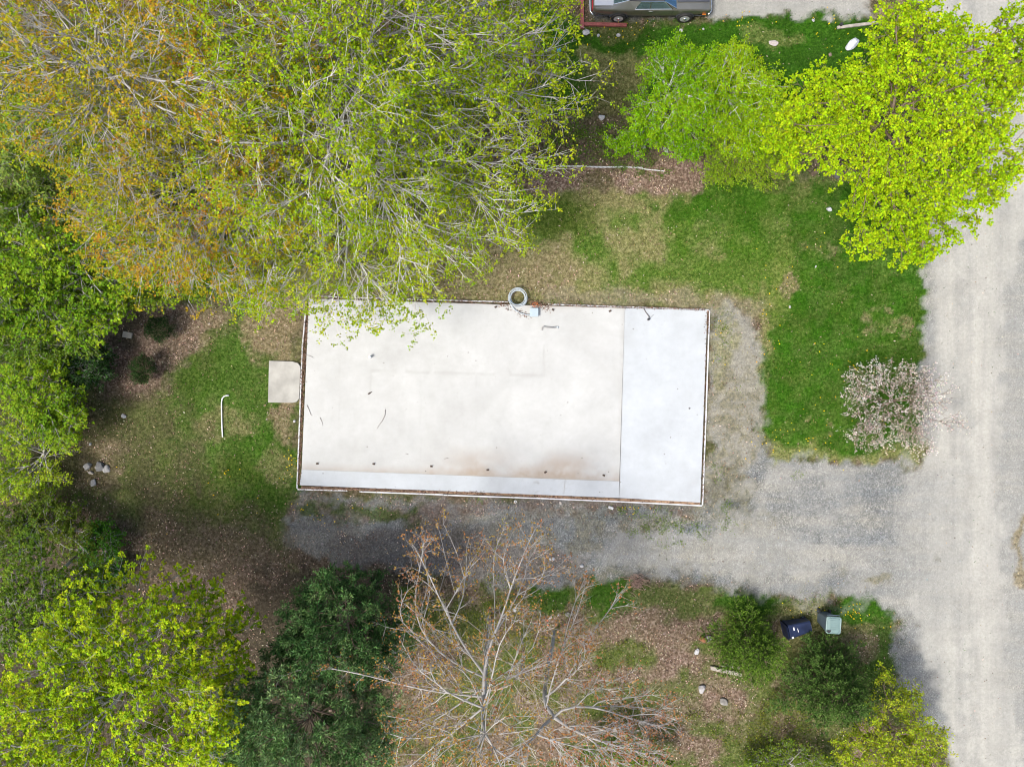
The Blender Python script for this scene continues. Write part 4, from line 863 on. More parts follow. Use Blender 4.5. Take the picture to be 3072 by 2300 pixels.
sl_parts.append(MB().bar(pl(1501, 1481.3, .07), pl(2099, 1509, .07), .10, .10).build('form_board', M_board))
def lerp(a, b, t): return (a[0] + (b[0] - a[0]) * t, a[1] + (b[1] - a[1]) * t)
rails = [((893, 1467), (1043, 1471)), ((1079, 1474), (1330, 1483)), ((1331, 1484), (1620, 1494)), ((1621, 1494), (1860, 1504)), ((1861, 1504), (2106, 1516)),
         ((2107, 1514), (2118, 1230)), ((2118, 1229), (2128, 932)), ((2126, 930), (1880, 921)), ((1879, 921), (1645, 913)), ((1524, 906), (1250, 899)), ((1249, 899), (948, 889)),
         ((908, 1030), (900, 1240)), ((900, 1241), (891.5, 1464)), ((917, 935), (909, 1028))]
rngo = np.random.RandomState(4)
for a, b_ in rails:
    d = rngo.uniform(-1.2, 1.2); a_ = pl(*a, .06); c_ = pl(*b_, .06)
    m = MB(); m.bar(a_, c_, .045, .016)
    side = nrm(np.cross((0, 0, 1), c_ - a_)); m.bar(a_ + side * .019 + np.array((0, 0, .028)), c_ + side * .019 + np.array((0, 0, .030)), .010, .045); m.bar(a_ - side * .019 + np.array((0, 0, .020)), c_ - side * .019 + np.array((0, 0, .020)), .010, .028)
    sl_parts.append(m.build('skirting_track', M_vinyl))
for o in sl_parts:
    o.parent = slab; o.matrix_parent_inverse = Matrix.Translation(-Vector((sc0[0], sc0[1], 0)))
# leaves caught in the channel round the slab
rng = np.random.RandomState(91); ps = []
for (x0, y0, x1, y1, w_, n_) in ((913, 1030, 898, 1455, 5, 900), (898, 1462, 1500, 1480, 4, 900), (1500, 1484, 1800, 1494, 3, 250), (1800, 1495, 2095, 1510, 2, 120), (940, 892, 1530, 908, 3, 500), (1600, 912, 2115, 929, 2.5, 450), (2122, 935, 2120, 1000, 4, 200), (2118, 1010, 2106, 1500, 2, 260), (1590, 905, 1650, 930, 9, 260), (1500, 912, 1530, 926, 7, 160), (1545, 930, 1590, 950, 7, 160), (925, 910, 915, 1030, 5, 200)):
    t = rng.rand(n_); c = np.stack([x0 + (x1 - x0) * t + rng.randn(n_) * w_ * .6, y0 + (y1 - y0) * t + rng.randn(n_) * w_ * .6], 1); ps.append(c)
q = np.concatenate(ps); n = len(q); p = np.c_[(q[:, 0] - 1536) * S, (1150 - q[:, 1]) * S, rng.uniform(.125, .175, n)] * np.array((.995, .995, 1))
tag(leaf_mesh('caught_leaves', p, np.c_[rng.randn(n, 2), rng.randn(n) * .3], nrm(np.c_[rng.randn(n, 2) * .5, np.ones(n)]), rng.uniform(.04, .08, n), rng.uniform(.025, .05, n), pick(rng, [(.12, .07, .05), (.20, .12, .09), (.07, .045, .03), (.26, .18, .13)], n), M_litter, fold=.2),
    'brown leaves caught in the channel around the slab', 'leaves', kind='stuff')

# small concrete pad
M_pad = simple('pad_concrete', (.315, .308, .278), .9, var=.22, scale=1.6, bumps=.2)
pad_pts = [(807, 1082), (876, 1084), (893, 1089), (901, 1099), (897, 1195), (889, 1205), (876, 1208), (804, 1207)]
top = np.array([P(a, b, .11) for a, b in pad_pts]); low = top.copy(); low[:, 2] = -.05; k = len(top)
cpt = top.mean(0); cpt[2] = 0
V = np.concatenate([top, low]) - cpt
st = np.array([.0, 0, .1, .1, .3, .5, .55, .25]); 
pad = mesh_np('concrete_pad', V, [np.array([list(range(k))[::-1]]), np.array([[i, (i + 1) % k, k + (i + 1) % k, k + i] for i in range(k)])], M_pad, loc=tuple(cpt), attrs={'stain': np.r_[st, st] * 0, 'grey': np.r_[st, st] * 0})
tag(pad, 'small weathered concrete pad against the left side of the slab', 'pad')

# ------------------------------------------------------------------ things on the slab
M_grey_pvc = simple('grey_conduit', (.38, .43, .46), .4, var=.08)
M_box = simple('grey_box', (.33, .40, .44), .5, var=.06)
M_rust = simple('rusty_metal', (.075, .05, .038), .8, .3, var=.4, scale=30)
M_dark = simple('black_plastic', (.02, .02, .022), .5, var=.2)
M_galv = simple('galvanised', (.45, .45, .44), .45, .6, var=.15, scale=20)
M_orange = simple('orange_cable', (.75, .18, .03), .5, var=.1)
M_white = simple('white_plastic', (.74, .75, .75), .4, var=.05)
base = P(1555, 893); ctr = P(1554, 892, .2); hose = empty('conduit_coil', (ctr[0], ctr[1], 0), 'coil of grey flexible conduit at the upper edge of the slab', 'conduit')
ang = np.linspace(-1.2, -1.2 - 2 * math.pi * 4.4, 170); rr = .355 - .055 * np.sin(np.linspace(0, 9.5, 170)) + np.linspace(-.02, .02, 170)
pts = np.stack([rr * np.cos(ang), rr * np.sin(ang) - .06 * np.linspace(0, 1, 170) * np.sin(np.linspace(0, 27, 170)) ** 2, .22 + .02 * np.sin(np.linspace(0, 40, 170)) + np.linspace(0, .12, 170)], 1)
for o_ in [MB().tube(pts, .017, 7).build('coil', M_grey_pvc, hose, True)]: pass
e0 = P(1531, 905, .2) - np.array((ctr[0], ctr[1], 0)); mids = [P(a, b, z_) - np.array((ctr[0], ctr[1], 0)) for a, b, z_ in ((1528, 900, .22), (1534, 917, .22), (1546, 931, .22), (1562, 940, .22), (1578, 944, .24), (1592, 944, .25))]
MB().tube(np.array(mids), .020, 7).build('lead', M_grey_pvc, hose, True)
bc = P(1602, 937, .3); jb = empty('junction_box', (bc[0], bc[1], ZS), 'light grey electrical junction box at the end of the conduit', 'box')
MB().box((0, 0, .10), (.345, .345, .20), bev=.015).build('housing', M_box, jb); MB().box((0, 0, .212), (.362, .362, .022), bev=.008).build('lid', M_box, jb)
wc = P(1606, 917, .2); wr = []
cable = MB()
for s_ in range(3):
    t = np.linspace(0, 1, 12); cable.tube(np.stack([-.05 + .06 * s_ + .09 * np.sin(t * 7 + s_ * 2), -.17 + .32 * t, .05 + .05 * np.sin(t * 5 + s_)], 1), .007, 5)
tag(cable.build('loose_cable', M_orange), 'loose orange cable ends behind the junction box', 'cable').location = (wc[0], wc[1], ZS)
def anchor(px_, py_, label, seed):
    r_ = np.random.RandomState(seed); c = P(px_, py_, ZS); root = empty('tie_down_anchor', (c[0], c[1], ZS), label, 'anchor', 'rusty tie-down anchors set in the slab', r_.uniform(-.6, .6))
    MB().box((0, 0, .006), (.10, .075, .012)).build('plate', M_rust, root)
    MB().tube([(-.02, 0, .01), (-.02, 0, .085), (.05, .02, .10)], .012, 6).build('hook', M_rust, root); MB().box((.03, -.02, .03), (.05, .03, .045), bev=.006).build('bolt', M_rust, root)
for i, (a, b, lb) in enumerate(((952, 1390, 'rusty anchor at the lower left corner of the slab, first in the lower row'), (1121, 1391, 'rusty anchor second from the left in the lower row'), (1294, 1398, 'rusty anchor third from the left in the lower row'), (1463, 1409, 'rusty anchor fourth from the left in the lower row, by a brown stain'),
                                (1636, 1416, 'rusty anchor fifth from the left in the lower row'), (1811, 1425, 'rusty anchor at the right end of the lower row'), (1487, 921, 'rusty anchor left of the conduit coil on the upper edge'), (1659, 929, 'rusty anchor right of the junction box on the upper edge'), (1830, 933, 'rusty anchor near the pale panel joint on the upper edge'))):
    anchor(a, b, lb, i)
# plumbing stub, black vent pipe, conduit offcut, dark stone, twigs
c = P(1112, 1071, ZS); r_ = empty('pipe_stub', (c[0], c[1], ZS), 'short white upright pipe stub with shadow on the slab', 'pipe'); MB().tube([(0, 0, -.02), (0, 0, .22)], .05, 14).build('pipe', M_white, r_, True); MB().tube([(0, 0, .19), (0, 0, .235)], .058, 14).build('cap', M_white, r_, True)
c = P(1945, 958, ZS); r_ = empty('vent_pipe', (c[0], c[1], ZS), 'black vent pipe with a trailing metal strap on the pale right panel', 'pipe')
MB().tube([(0, 0, -.02), (0, 0, .13)], .048, 12).build('pipe', M_dark, r_, True)
t = np.linspace(0, 1, 8); MB().tube(np.stack([.04 - .26 * t, .08 + .40 * t, .05 - .03 * t + .02 * np.sin(t * 9)], 1), .014, 6).build('strap', M_rust, r_, True); MB().tube([(.02, .05, .02), (.10, .09, .03), (.22, .20, .015)], .011, 6).build('clamp', M_galv, r_)
c = P(1648, 983, ZS); r_ = empty('conduit_offcut', (c[0], c[1], ZS), 'grey bent conduit offcut lying on the slab below the junction box', 'conduit')
MB().tube([(-.30, -.10, .03), (-.30, .0, .03), (-.24, .04, .035), (-.02, .02, .035), (.12, 0, .035), (.30, .03, .035)], .032, 7).build('pipe', simple('dull_pipe', (.22, .22, .215), .6), r_, True); MB().tube([(.22, .03, .035), (.37, .03, .035), (.36, -.03, .035)], .028, 8).build('elbow', M_grey_pvc, r_, True)
c = P(1108, 1180, ZS); r_ = MB().tube([(-.04, -.02, .02), (.0, .0, .04), (.12, .08, .02)], [.03, .03, .008], 7).build('bent_nail_strap', M_rust); tag(r_, 'small dark metal scrap on the slab under the white stub', 'scrap').location = (c[0], c[1], ZS)
M_twig = simple('dry_twig', (.16, .13, .11), .9)
def twig(pts_, label, r0=.011):
    c = P(pts_[0][0], pts_[0][1], ZS); q = np.array([P(a, b, ZS + .018) - np.array((c[0], c[1], ZS)) for a, b in pts_])
    o = MB().tube(q, np.linspace(r0, r0 * .5, len(q)), 5).build('twig', M_twig, None, True); o.location = (c[0], c[1], ZS); tag(o, label, 'twig', 'dry twigs on the slab')
twig([(1156, 1228), (1155, 1245), (1147, 1262), (1137, 1275), (1132, 1284)], 'long curved dry twig in the left half of the slab')
twig([(921, 1215), (927, 1228), (932, 1242), (936, 1246)], 'short dry twig at the left edge of the slab'); twig([(960, 1252), (966, 1265), (969, 1277)], 'thin short twig just inside the left edge of the slab', .008)
twig([(920, 1065), (932, 1068), (940, 1073)], 'thin twig crossing the upper left edge of the slab', .008); twig([(1217, 1360), (1225, 1362)], 'tiny twig above the third lower anchor', .008); twig([(1333, 1376), (1345, 1373)], 'tiny twig beside the brown stain', .008)

# rocks
def rock(px_, py_, w, d, h, colr, label, seed, rz=0.0, z0=None, name='rock', group='loose rocks on the ground'):
    r_ = np.random.RandomState(seed); bm_v = []
    import bmesh
    bm = bmesh.new(); bmesh.ops.create_icosphere(bm, subdivisions=3, radius=.5); V = np.array([v.co[:] for v in bm.verts]); F = np.array([[v.index for v in f.verts] for f in bm.faces]); bm.free()
    off = np.zeros(len(V))
    for s_ in (1.6, 3.5):
        dirs = nrm(r_.randn(9, 3)); 
        for dd in dirs: off += .10 / s_ * np.sin(V @ dd * s_ * 3.2 + r_.rand() * 6)
    V = V * (1 + off[:, None])
    for _ in range(9):                                   # chop flat facets
        n_ = nrm(r_.randn(3)); lim = r_.uniform(.33, .44); ex_ = V @ n_ - lim; V = V - np.clip(ex_, 0, None)[:, None] * n_ * .9
    V = V * np.array((w, d, h)) * 1.1; c_, s_ = math.cos(rz), math.sin(rz); V[:, :2] = V[:, :2] @ np.array(((c_, s_), (-s_, c_)))
    c = P(px_, py_, h * .3); zz = gz_at(c[0], c[1]) if z0 is None else z0
    V[:, 2] += h * .33
    key = 'stone_%02d%02d%02d' % tuple(int(x * 99) for x in colr)
    m = bpy.data.materials.get(key) or simple(key, colr, .9, var=.25, scale=9, bumps=.4)
    o = mesh_np(name, V, [F], m, smooth=False, loc=(c[0], c[1], zz)); tag(o, label, 'rock', group)
LG = (.38, .38, .38); MG = (.33, .32, .31); DG = (.15, .15, .15); TG = (.38, .34, .30)
for i, a in enumerate([
    (1760, 98, .30, .27, .16, LG, 'largest white rock below the corner of the red timbers'), (1795, 107, .15, .13, .09, LG, 'small white rock just below the red timber, middle of three'), (1855, 106, .17, .14, .09, LG, 'small white rock below the rear wheel of the car'),
    (2043, 91, .12, .16, .10, LG, 'small white rock below the front wheel of the car'), (2110, 87, .09, .09, .06, LG, 'tiny white stone below the car bonnet'), (1670, 182, .12, .13, .08, LG, 'small white stone below the blue ball'), (1676, 163, .15, .12, .08, MG, 'grey stone under the blue ball'),
    (1577, 185, .32, .36, .22, TG, 'rounded tan rock under the branch tips left of the blue ball'), (1604, 137, .16, .30, .18, LG, 'upright pale rock at the branch tips above the tan rock'), (1622, 339, .24, .36, .2, LG, 'white rock on the bank left of the saplings'), (1805, 353, .26, .26, .18, LG, 'white rock on the bank beside the left sapling'),
    (1928, 438, .34, .20, .18, MG, 'long grey rock on the bank below the left sapling'), (1998, 452, .13, .26, .15, MG, 'narrow grey rock above the leaf drift'), (1822, 412, .18, .14, .12, LG, 'pale stone among the bank weeds'), (1920, 312, .22, .18, .14, LG, 'pale stone at the foot of the left sapling'),
    (2320, 130, .24, .40, .10, (.40, .35, .33), 'flat pinkish grey rock set in the top lawn'), (2440, 62, .12, .12, .07, LG, 'small white stone in the grass below the light gravel'), (2490, 165, .16, .14, .12, (.22, .16, .12), 'brown stone at the edge of the lime maple'),
    (370, 1248, .20, .18, .12, LG, 'white stone on the lawn left of the bent white pipe'), (262, 1398, .36, .28, .2, MG, 'grey flat stone at the left of the dark rock pile'), (300, 1400, .40, .36, .24, DG, 'dark stone in the middle of the rock pile'), (318, 1408, .26, .32, .2, MG, 'grey stone at the right of the dark rock pile'), (280, 1447, .32, .26, .16, MG, 'grey stone below the dark rock pile'), (292, 1402, .24, .1, .16, TG, 'tan splinter of stone on top of the rock pile'), (273, 1417, .12, .28, .13, TG, 'narrow tan stone in front of the rock pile'),
    (270, 1332, .10, .16, .09, LG, 'small pale stone above the rock pile'), (1655, 1676, .22, .20, .14, LG, 'pale stone on the driveway left of its twin'), (1745, 1697, .16, .18, .12, LG, 'round pale stone on the driveway near the bare branches'), (1545, 1829, .14, .18, .12, LG, 'pale stone between the bare trees'), (1651, 1851, .14, .15, .1, TG, 'round stone under the bare branches, left one of two'), (1703, 1843, .24, .18, .13, TG, 'paler wider stone under the bare branches, right one of two'),
    (2091, 1954, .30, .17, .14, LG, 'flat pale rock left of the small spruce'), (2105, 2065, .26, .36, .24, MG, 'grey boulder among leaves right of the bare branches'), (2172, 2105, .28, .40, .2, (.22, .21, .19), 'mossy grey boulder between the bare branches and the spruces'), (2123, 1918, .22, .4, .25, MG, 'dark grey rock beside the rusty stump'),
    (2066, 1224, .10, .07, .05, DG, 'small dark stone on the pale right panel of the slab'), (884, 1263, .12, .12, .08, LG, 'white scrap stone beside the left slab edge'), (1681, 1508, .10, .14, .06, TG, 'small tan stone below the slab edge'), (2370, 920, .10, .08, .06, LG, 'tiny white stone at the edge of the rich lawn'), (2447, 800, .06, .12, .05, LG, 'tiny white stone in the rich lawn'), (1675, 1844, .07, .07, .05, LG, 'tiny pale stone between the round stones')]):
    rock(*a, 200 + i, rz=(i * 1.3) % 3, z0=(ZS - .006 if a[0] == 2066 else None))
rock(2556, 130, .62, .34, .34, (.55, .56, .58), 'big angular white boulder at the edge of the lime maple', 260, rz=.75)
rock(2488, 628, .16, .24, .2, (.45, .46, .47), 'white boulder glimpsed under the lime maple', 261, rz=.9)
rock(2512, 520, .35, .5, .4, (.10, .10, .10), 'dark boulder in the shade under the lime maple', 262, rz=.2)
c = P(1677, 151, .1); o = MB()
import bmesh
bm = bmesh.new(); bmesh.ops.create_uvsphere(bm, u_segments=16, v_segments=10, radius=.085); V = np.array([v.co[:] for v in bm.verts]); o.add(V, [[v.index for v in f.verts] for f in bm.faces]); bm.free()
o = o.build('ball', simple('blue_plastic', (.06, .26, .55), .35, var=.06), None, True); o.location = (c[0], c[1], .085); tag(o, 'small blue ball on the grass near the branch tips', 'ball')
# paver, concrete chunk, washer
c = P(384, 1005); o = MB().box((0, 0, .03), (.40, .25, .07), bev=.01).build('paver', simple('paver_stone', (.33, .30, .24), .9, var=.15)); o.location = (c[0], c[1], .01); o.rotation_euler = (0, 0, -.2); tag(o, 'pale rectangular paver in the leaf-strewn clearing', 'paver')
c = P(1832, 1522); o = MB().box((0, 0, .03), (.22, .12, .07), bev=.015).build('concrete_chunk', simple('chunk', (.50, .50, .50), .9)); o.location = (c[0], c[1], .01); o.rotation_euler = (0, 0, -.35); tag(o, 'pale concrete chunk on the gravel just below the slab', 'chunk')
c = P(1546, 1504); a = np.linspace(0, 6.283, 15); o = MB().tube(np.stack([.045 * np.cos(a), .045 * np.sin(a), 0 * a + .02], 1), .014, 6).build('pipe_ring', M_white, None, True); o.location = (c[0], c[1], .0); tag(o, 'small white plastic ring on the gravel below the slab', 'ring')
# bent white pipe in the lawn
q = [P(668, 1311, .04), P(666, 1270, .04), P(665, 1230, .05), P(665, 1205, .05), P(667, 1195, .05), P(672, 1189, .05), P(679, 1186, .05), P(687, 1186, .05)]
c = P(668, 1311); o = MB().tube(np.array(q) - np.array((c[0], c[1], 0)), .026, 9).build('bent_pipe', M_white, None, True); o.location = (c[0], c[1], .01); tag(o, 'white pipe with a bent end lying on the left lawn', 'pipe')
# red timbers, plank, grey timber under the spruce, bottom brush pile, stump
M_red = simple('red_timber', (.22, .062, .055), .75, var=.3, scale=8, bumps=.3); M_grey_wood = simple('grey_wood', (.30, .27, .23), .85, var=.3, scale=7, bumps=.3)
def timber(a, b_, w, h, mat, name, label, z=.0, group=None):
    c = P(*a, h); d = P(*b_, h); m = (c + d) / 2; o = MB().bar(c - m, d - m, w, h, bev=.012).build(name, mat); o.location = (m[0], m[1], z + h / 2); tag(o, label, 'timber', group); return o
timber((1747, -160), (1747, 84), .15, .15, M_red, 'landscape_timber', 'red timber running away from the camera beside the car boot', group='red landscape timbers'); timber((1753, 71), (1881, 74), .14, .13, M_red, 'landscape_timber', 'red timber lying along the rear wheel of the car', group='red landscape timbers')
timber((2513, 82), (2640, 66), .12, .09, M_grey_wood, 'plank', 'weathered plank disappearing under the top of the lime maple'); c = P(2520, 78); o = MB().tube([(0, 0, 0), (0, 0, .16)], .07, 10).build('post_stub', M_dark); o.location = (c[0], c[1], 0); tag(o, 'short dark post stub at the left end of the weathered plank', 'post')
timber((2133, 2003), (2225, 2024), .16, .12, M_grey_wood, 'plank', 'grey plank sticking out from under the small spruce, lower of two'); timber((2165, 1995), (2225, 2003), .10, .08, M_grey_wood, 'plank', 'short grey plank sticking out from under the small spruce, upper of two')
c = P(2110, 1915); o = MB().tube([(-.15, .08, .08), (0, 0, .1), (.16, -.12, .06)], [.10, .13, .07], 9).build('stump', simple('rotten_wood', (.20, .085, .04), .95, var=.4, scale=9, bumps=.5), None, True); o.location = (c[0], c[1], 0); tag(o, 'rusty brown rotten stump left of the small spruce', 'stump')
r_ = np.random.RandomState(8); bp_ = MB()
for i in range(46):
    a = r_.uniform(-.9, .5); L_ = r_.uniform(.2, .6); cx, cy = r_.randn(2) * .16; dz = r_.uniform(.02, .18); dx, dy = math.cos(a) * L_ / 2, math.sin(a) * L_ / 2
    bp_.tube([(cx - dx, cy - dy, dz), (cx + r_.randn() * .03, cy + r_.randn() * .03, dz + .03), (cx + dx, cy + dy, dz - .01)], .011, 4)
c = P(1908, 1742); o = bp_.build('brush_pile', simple('brush_twigs', (.26, .17, .13), .9, var=.35), None); o['kind'] = 'stuff'; o.location = (c[0], c[1], 0); tag(o, 'small heap of reddish brushwood at the lower driveway edge', 'brush')
# white picket edging, wire rack
pk = empty('garden_edging', tuple(P(1785, 508)), 'low white picket garden edging above the leaf drift', 'edging'); o0 = P(1785, 508); m1, m2 = MB(), MB(); n_ = 74
for i in range(n_):
    t = i / (n_ - 1); c = P(1642 + 283 * t, 500 + 5 * t + 1.2 * math.sin(t * 14), 0) - o0; m1.box((c[0], c[1], .07), (.030, .014, .15)); m1.box((c[0], c[1], .155), (.018, .0135, .025))
a_ = P(1642, 500) - o0; b_ = P(1925, 505) - o0; mm = P(1783, 503.5) - o0
m2.bar(a_ + (0, .016, .04), b_ + (0, .016, .04), .008, .016); m2.bar(a_ + (0, .016, .10), b_ + (0, .016, .10), .008, .016); m1.build('pickets', M_white, pk)['kind'] = 'stuff'; m2.build('rail', M_white, pk)
MB().bar(P(1927, 507, .04) - o0, P(1992, 514, .04) - o0, .015, .09).build('end_board', M_white, pk)
c = P(1443, 282, .4); rk = empty('slatted_crate', (c[0], c[1], 0), 'white slatted crate glimpsed beneath the maple branches', 'crate')
for i in range(7): MB().box((-.27 + .09 * i, 0, .40), (.045, .50, .02)).build('slat', M_white, rk)
for sx in (-1, 1):
    MB().box((sx * .27, 0, .20), (.02, .5, .36)).build('side_panel', M_white, rk)

# ------------------------------------------------------------------ bins
M_navy = simple('navy_plastic', (.012, .020, .055), .42, var=.15); M_teal = simple('grey_green_plastic', (.15, .225, .215), .5, var=.07, scale=4); M_bluegrey = simple('blue_grey_plastic', (.075, .105, .13), .5, var=.1); M_label = simple('white_label', (.7, .7, .7), .5, var=.04); M_wheel = simple('rubber', (.015, .015, .015), .8)
def bin_shell(w0, d0, w1, d1, h, t=.02):
    """open tapered shell with a rim"""
    m = MB(); out = lambda w, d, z: [(-w / 2 + .04, -d / 2, z), (w / 2 - .04, -d / 2, z), (w / 2, -d / 2 + .04, z), (w / 2, d / 2 - .04, z), (w / 2 - .04, d / 2, z), (-w / 2 + .04, d / 2, z), (-w / 2, d / 2 - .04, z), (-w / 2, -d / 2 + .04, z)]
    rings = [out(w0, d0, 0), out(w1 * .97, d1 * .97, h * .86), out(w1, d1, h * .87), out(w1 + .03, d1 + .03, h * .97), out(w1 + .03, d1 + .03, h), out(w1 - .05, d1 - .05, h), out(w0 - .05, d0 - .05, .05)]
    F = [tuple(range(7, -1, -1)), tuple(range(48, 56))]
    for r in range(6):
        for i in range(8): F.append((r * 8 + i, r * 8 + (i + 1) % 8, (r + 1) * 8 + (i + 1) % 8, (r + 1) * 8 + i))
    return m.add(np.array([p for r in rings for p in r]), F)
def make_bin(root, body_m, lid_m, lid_tf, open_=False):
    bin_shell(.46, .46, .58, .64, .98).build('body', body_m, root)
    for sx in (-1, 1):
        w_ = MB().tube([(sx * .20, -.27, .09), (sx * .26, -.27, .09)], .10, 14).build('wheel', M_wheel, root); MB().tube([(sx * .261, -.27, .09), (sx * .268, -.27, .09)], .05, 10).build('hub', M_bluegrey, w_)
    MB().tube([(-.24, -.36, .93), (-.24, -.40, .96), (.24, -.40, .96), (.24, -.36, .93)], .016, 7).build('handle', body_m, root)
    return root
c = P(2468, 1850); b2 = empty('wheelie_bin', (c[0], c[1], .0), 'upright wheelie bin with a grey-green lid beside the dandelions', 'bin', 'wheelie bins', rz=R(180 + 88 - 90 - 90)); b2.rotation_euler = (0, 0, R(-4 + 180))
make_bin(b2, M_bluegrey, M_teal, None)
lid = MB(); LW, LD = .62, .70
def rr_ring(w, d, z, r=.09, k=5):
    o = []
    for cx, cy, a0 in ((w / 2 - r, d / 2 - r, 0), (-w / 2 + r, d / 2 - r, 90), (-w / 2 + r, -d / 2 + r, 180), (w / 2 - r, -d / 2 + r, 270)):
        for i in range(k): a = R(a0 + 90 * i / (k - 1)); o.append((cx + r * math.cos(a), cy + r * math.sin(a), z))
    return o
rings = [rr_ring(LW, LD, .985), rr_ring(LW, LD, 1.03), rr_ring(LW - .05, LD - .05, 1.045), rr_ring(LW - .09, LD - .09, 1.035), rr_ring(LW - .14, LD - .14, 1.06), rr_ring(LW - .3, LD - .3, 1.07)]
K = len(rings[0]); F = [tuple(range(K - 1, -1, -1)), tuple(range(5 * K, 6 * K))]
for r in range(5):
    for i in range(K): F.append((r * K + i, r * K + (i + 1) % K, (r + 1) * K + (i + 1) % K, (r + 1) * K + i))
lid.add(np.array([p for r in rings for p in r]), F); lido = lid.build('lid', M_teal, b2)
for i in range(5): MB().box((0, -.20 + .09 * i, 1.073), (.34, .018, .012)).build('rib', M_teal, lido)
hole = MB(); ang = np.linspace(0, 2 * math.pi, 12)[:-1]; r_ = np.random.RandomState(3); hv = [(.20 + (.085 + .03 * r_.randn()) * math.cos(a), .24 + (.075 + .02 * r_.randn()) * math.sin(a), 1.0785) for a in ang]
hole.add(np.array(hv), [tuple(range(11))]); hole.build('broken_hole', M_dark, lido)
c = P(2385, 1872); b1 = empty('wheelie_bin', (c[0], c[1], .0), 'navy wheelie bin lying on its back left of the upright bin', 'bin', 'wheelie bins')
inner = empty('lying_frame', (0, 0, 0))
# built upright, then laid over so that its mouth points left and slightly down in the picture
def lay(o):
    Rm = Matrix.Rotation(R(13), 4, 'Z') @ Matrix.Translation((.47, 0, .33)) @ Matrix.Rotation(R(-90), 4, 'Y') @ Matrix.Rotation(R(-90), 4, 'Z')
    o.data.transform(Rm) if o.type == 'MESH' else None
bpy.data.objects.remove(inner)
make_bin(b1, M_navy, M_navy, None)
lo = bin_shell(.50, .60, .64, .70, .07).build('lid', M_navy, b1); lo.data.transform(Matrix.Translation((0, .02, 1.0)))
MB().box((-.10, .318, .76), (.13, .012, .05)).build('sticker', M_label, b1); MB().box((.0, .300, .60), (.16, .012, .022)).build('sticker', M_label, b1); MB().box((.24, .325, .90), (.08, .012, .10)).build('sticker', M_label, b1)
MB().box((.06, .17, .03), (.24, .09, .09), bev=.02).build('base_highlight', simple('highlight_grey', (.40, .44, .46), .5), b1)  # pale block paints in the highlight on the bin's bottom plate
for ch in list(b1.children_recursive): lay(ch)
# ------------------------------------------------------------------ parked coupe at the top edge
M_paint = simple('olive_silver_paint', (.215, .21, .18), .30, .65, var=.10, scale=2.5, coat=.4)
M_black = simple('matte_black_paint', (.050, .054, .066), .55, var=.15, scale=3)
M_vinyl_top = simple('black_vinyl_roof', (.045, .048, .055), .6, var=.15, scale=3); M_chrome = simple('chrome', (.80, .80, .80), .15, 1.0, var=.04)
def glass(name, c):
    m, nt, b = new_mat(name); nt.links.new(ramp(nt, noise(nt, texco(nt), 2.0), [(.3, c), (.7, tuple(x * 1.3 for x in c))]), b.inputs['Base Color']); b.inputs['Roughness'].default_value = .06; b.inputs['Specular IOR Level'].default_value = .8
    b.inputs['Transmission Weight'].default_value = .55; b.inputs['IOR'].default_value = 1.12; return m
M_glass = glass('car_glass', (.10, .16, .16)); M_wind = glass('windscreen_glass', (.07, .15, .26))
M_rim = simple('silver_rim', (.46, .47, .48), .4, .3, var=.1)
xl, xr = P(1778, 30, .7)[0], P(2132, 30, .7)[0]; LEN = xr - xl; carY = 16.30
car = empty('parked_car', ((xl + xr) / 2, carY, .0), 'olive silver two-door coupe with black roof parked at the top edge', 'car')
def loft(stations, mat, name, parent, smooth=True):
    """stations: list of (x, [(y,z)...half profile from bottom centre to top centre])"""
    V, k = [], None
    for x, prof in stations:
        full = [(y, z) for y, z in prof] + [(-y, z) for y, z in prof[::-1]]; k = len(full); V += [(x, y, z) for y, z in full]
    F = []
    for i in range(len(stations) - 1):
        for j in range(k): F.append((i * k + j, i * k + (j + 1) % k, (i + 1) * k + (j + 1) % k, (i + 1) * k + j))
    F += [tuple(range(k)), tuple(range((len(stations) - 1) * k + k - 1, (len(stations) - 1) * k - 1, -1))]
    return MB().add(np.array(V, float), F).build(name, mat, parent, smooth)
hl = LEN / 2
def body_prof(w, zb, zc, zt, cr): return [(0, zb), (w * .82, zb), (w * .90, zb + .10), (w * .965, zb + .24), (w * 1.0, zc), (w * 1.0, zt - .05), (w * .965, zt), (w * .6, zt + cr * .7), (0, zt + cr)]
st = [(-hl + .02, body_prof(.78, .42, .62, .80, .02)), (-hl + .10, body_prof(.84, .34, .64, .90, .02)), (-hl + .5, body_prof(.88, .26, .64, .93, .025)), (-hl + 1.2, body_prof(.90, .22, .64, .93, .03)), (-.2, body_prof(.90, .20, .64, .92, .03)),
      (.55, body_prof(.90, .20, .64, .92, .03)), (1.2, body_prof(.90, .22, .64, .92, .045)), (hl - .5, body_prof(.885, .26, .62, .89, .045)), (hl - .08, body_prof(.86, .34, .60, .83, .03)), (hl, body_prof(.82, .40, .58, .76, .02))]
body = loft(st, M_paint, 'body', car)
m_ = body.modifiers.new('edge', 'EDGE_SPLIT'); m_.split_angle = R(28)
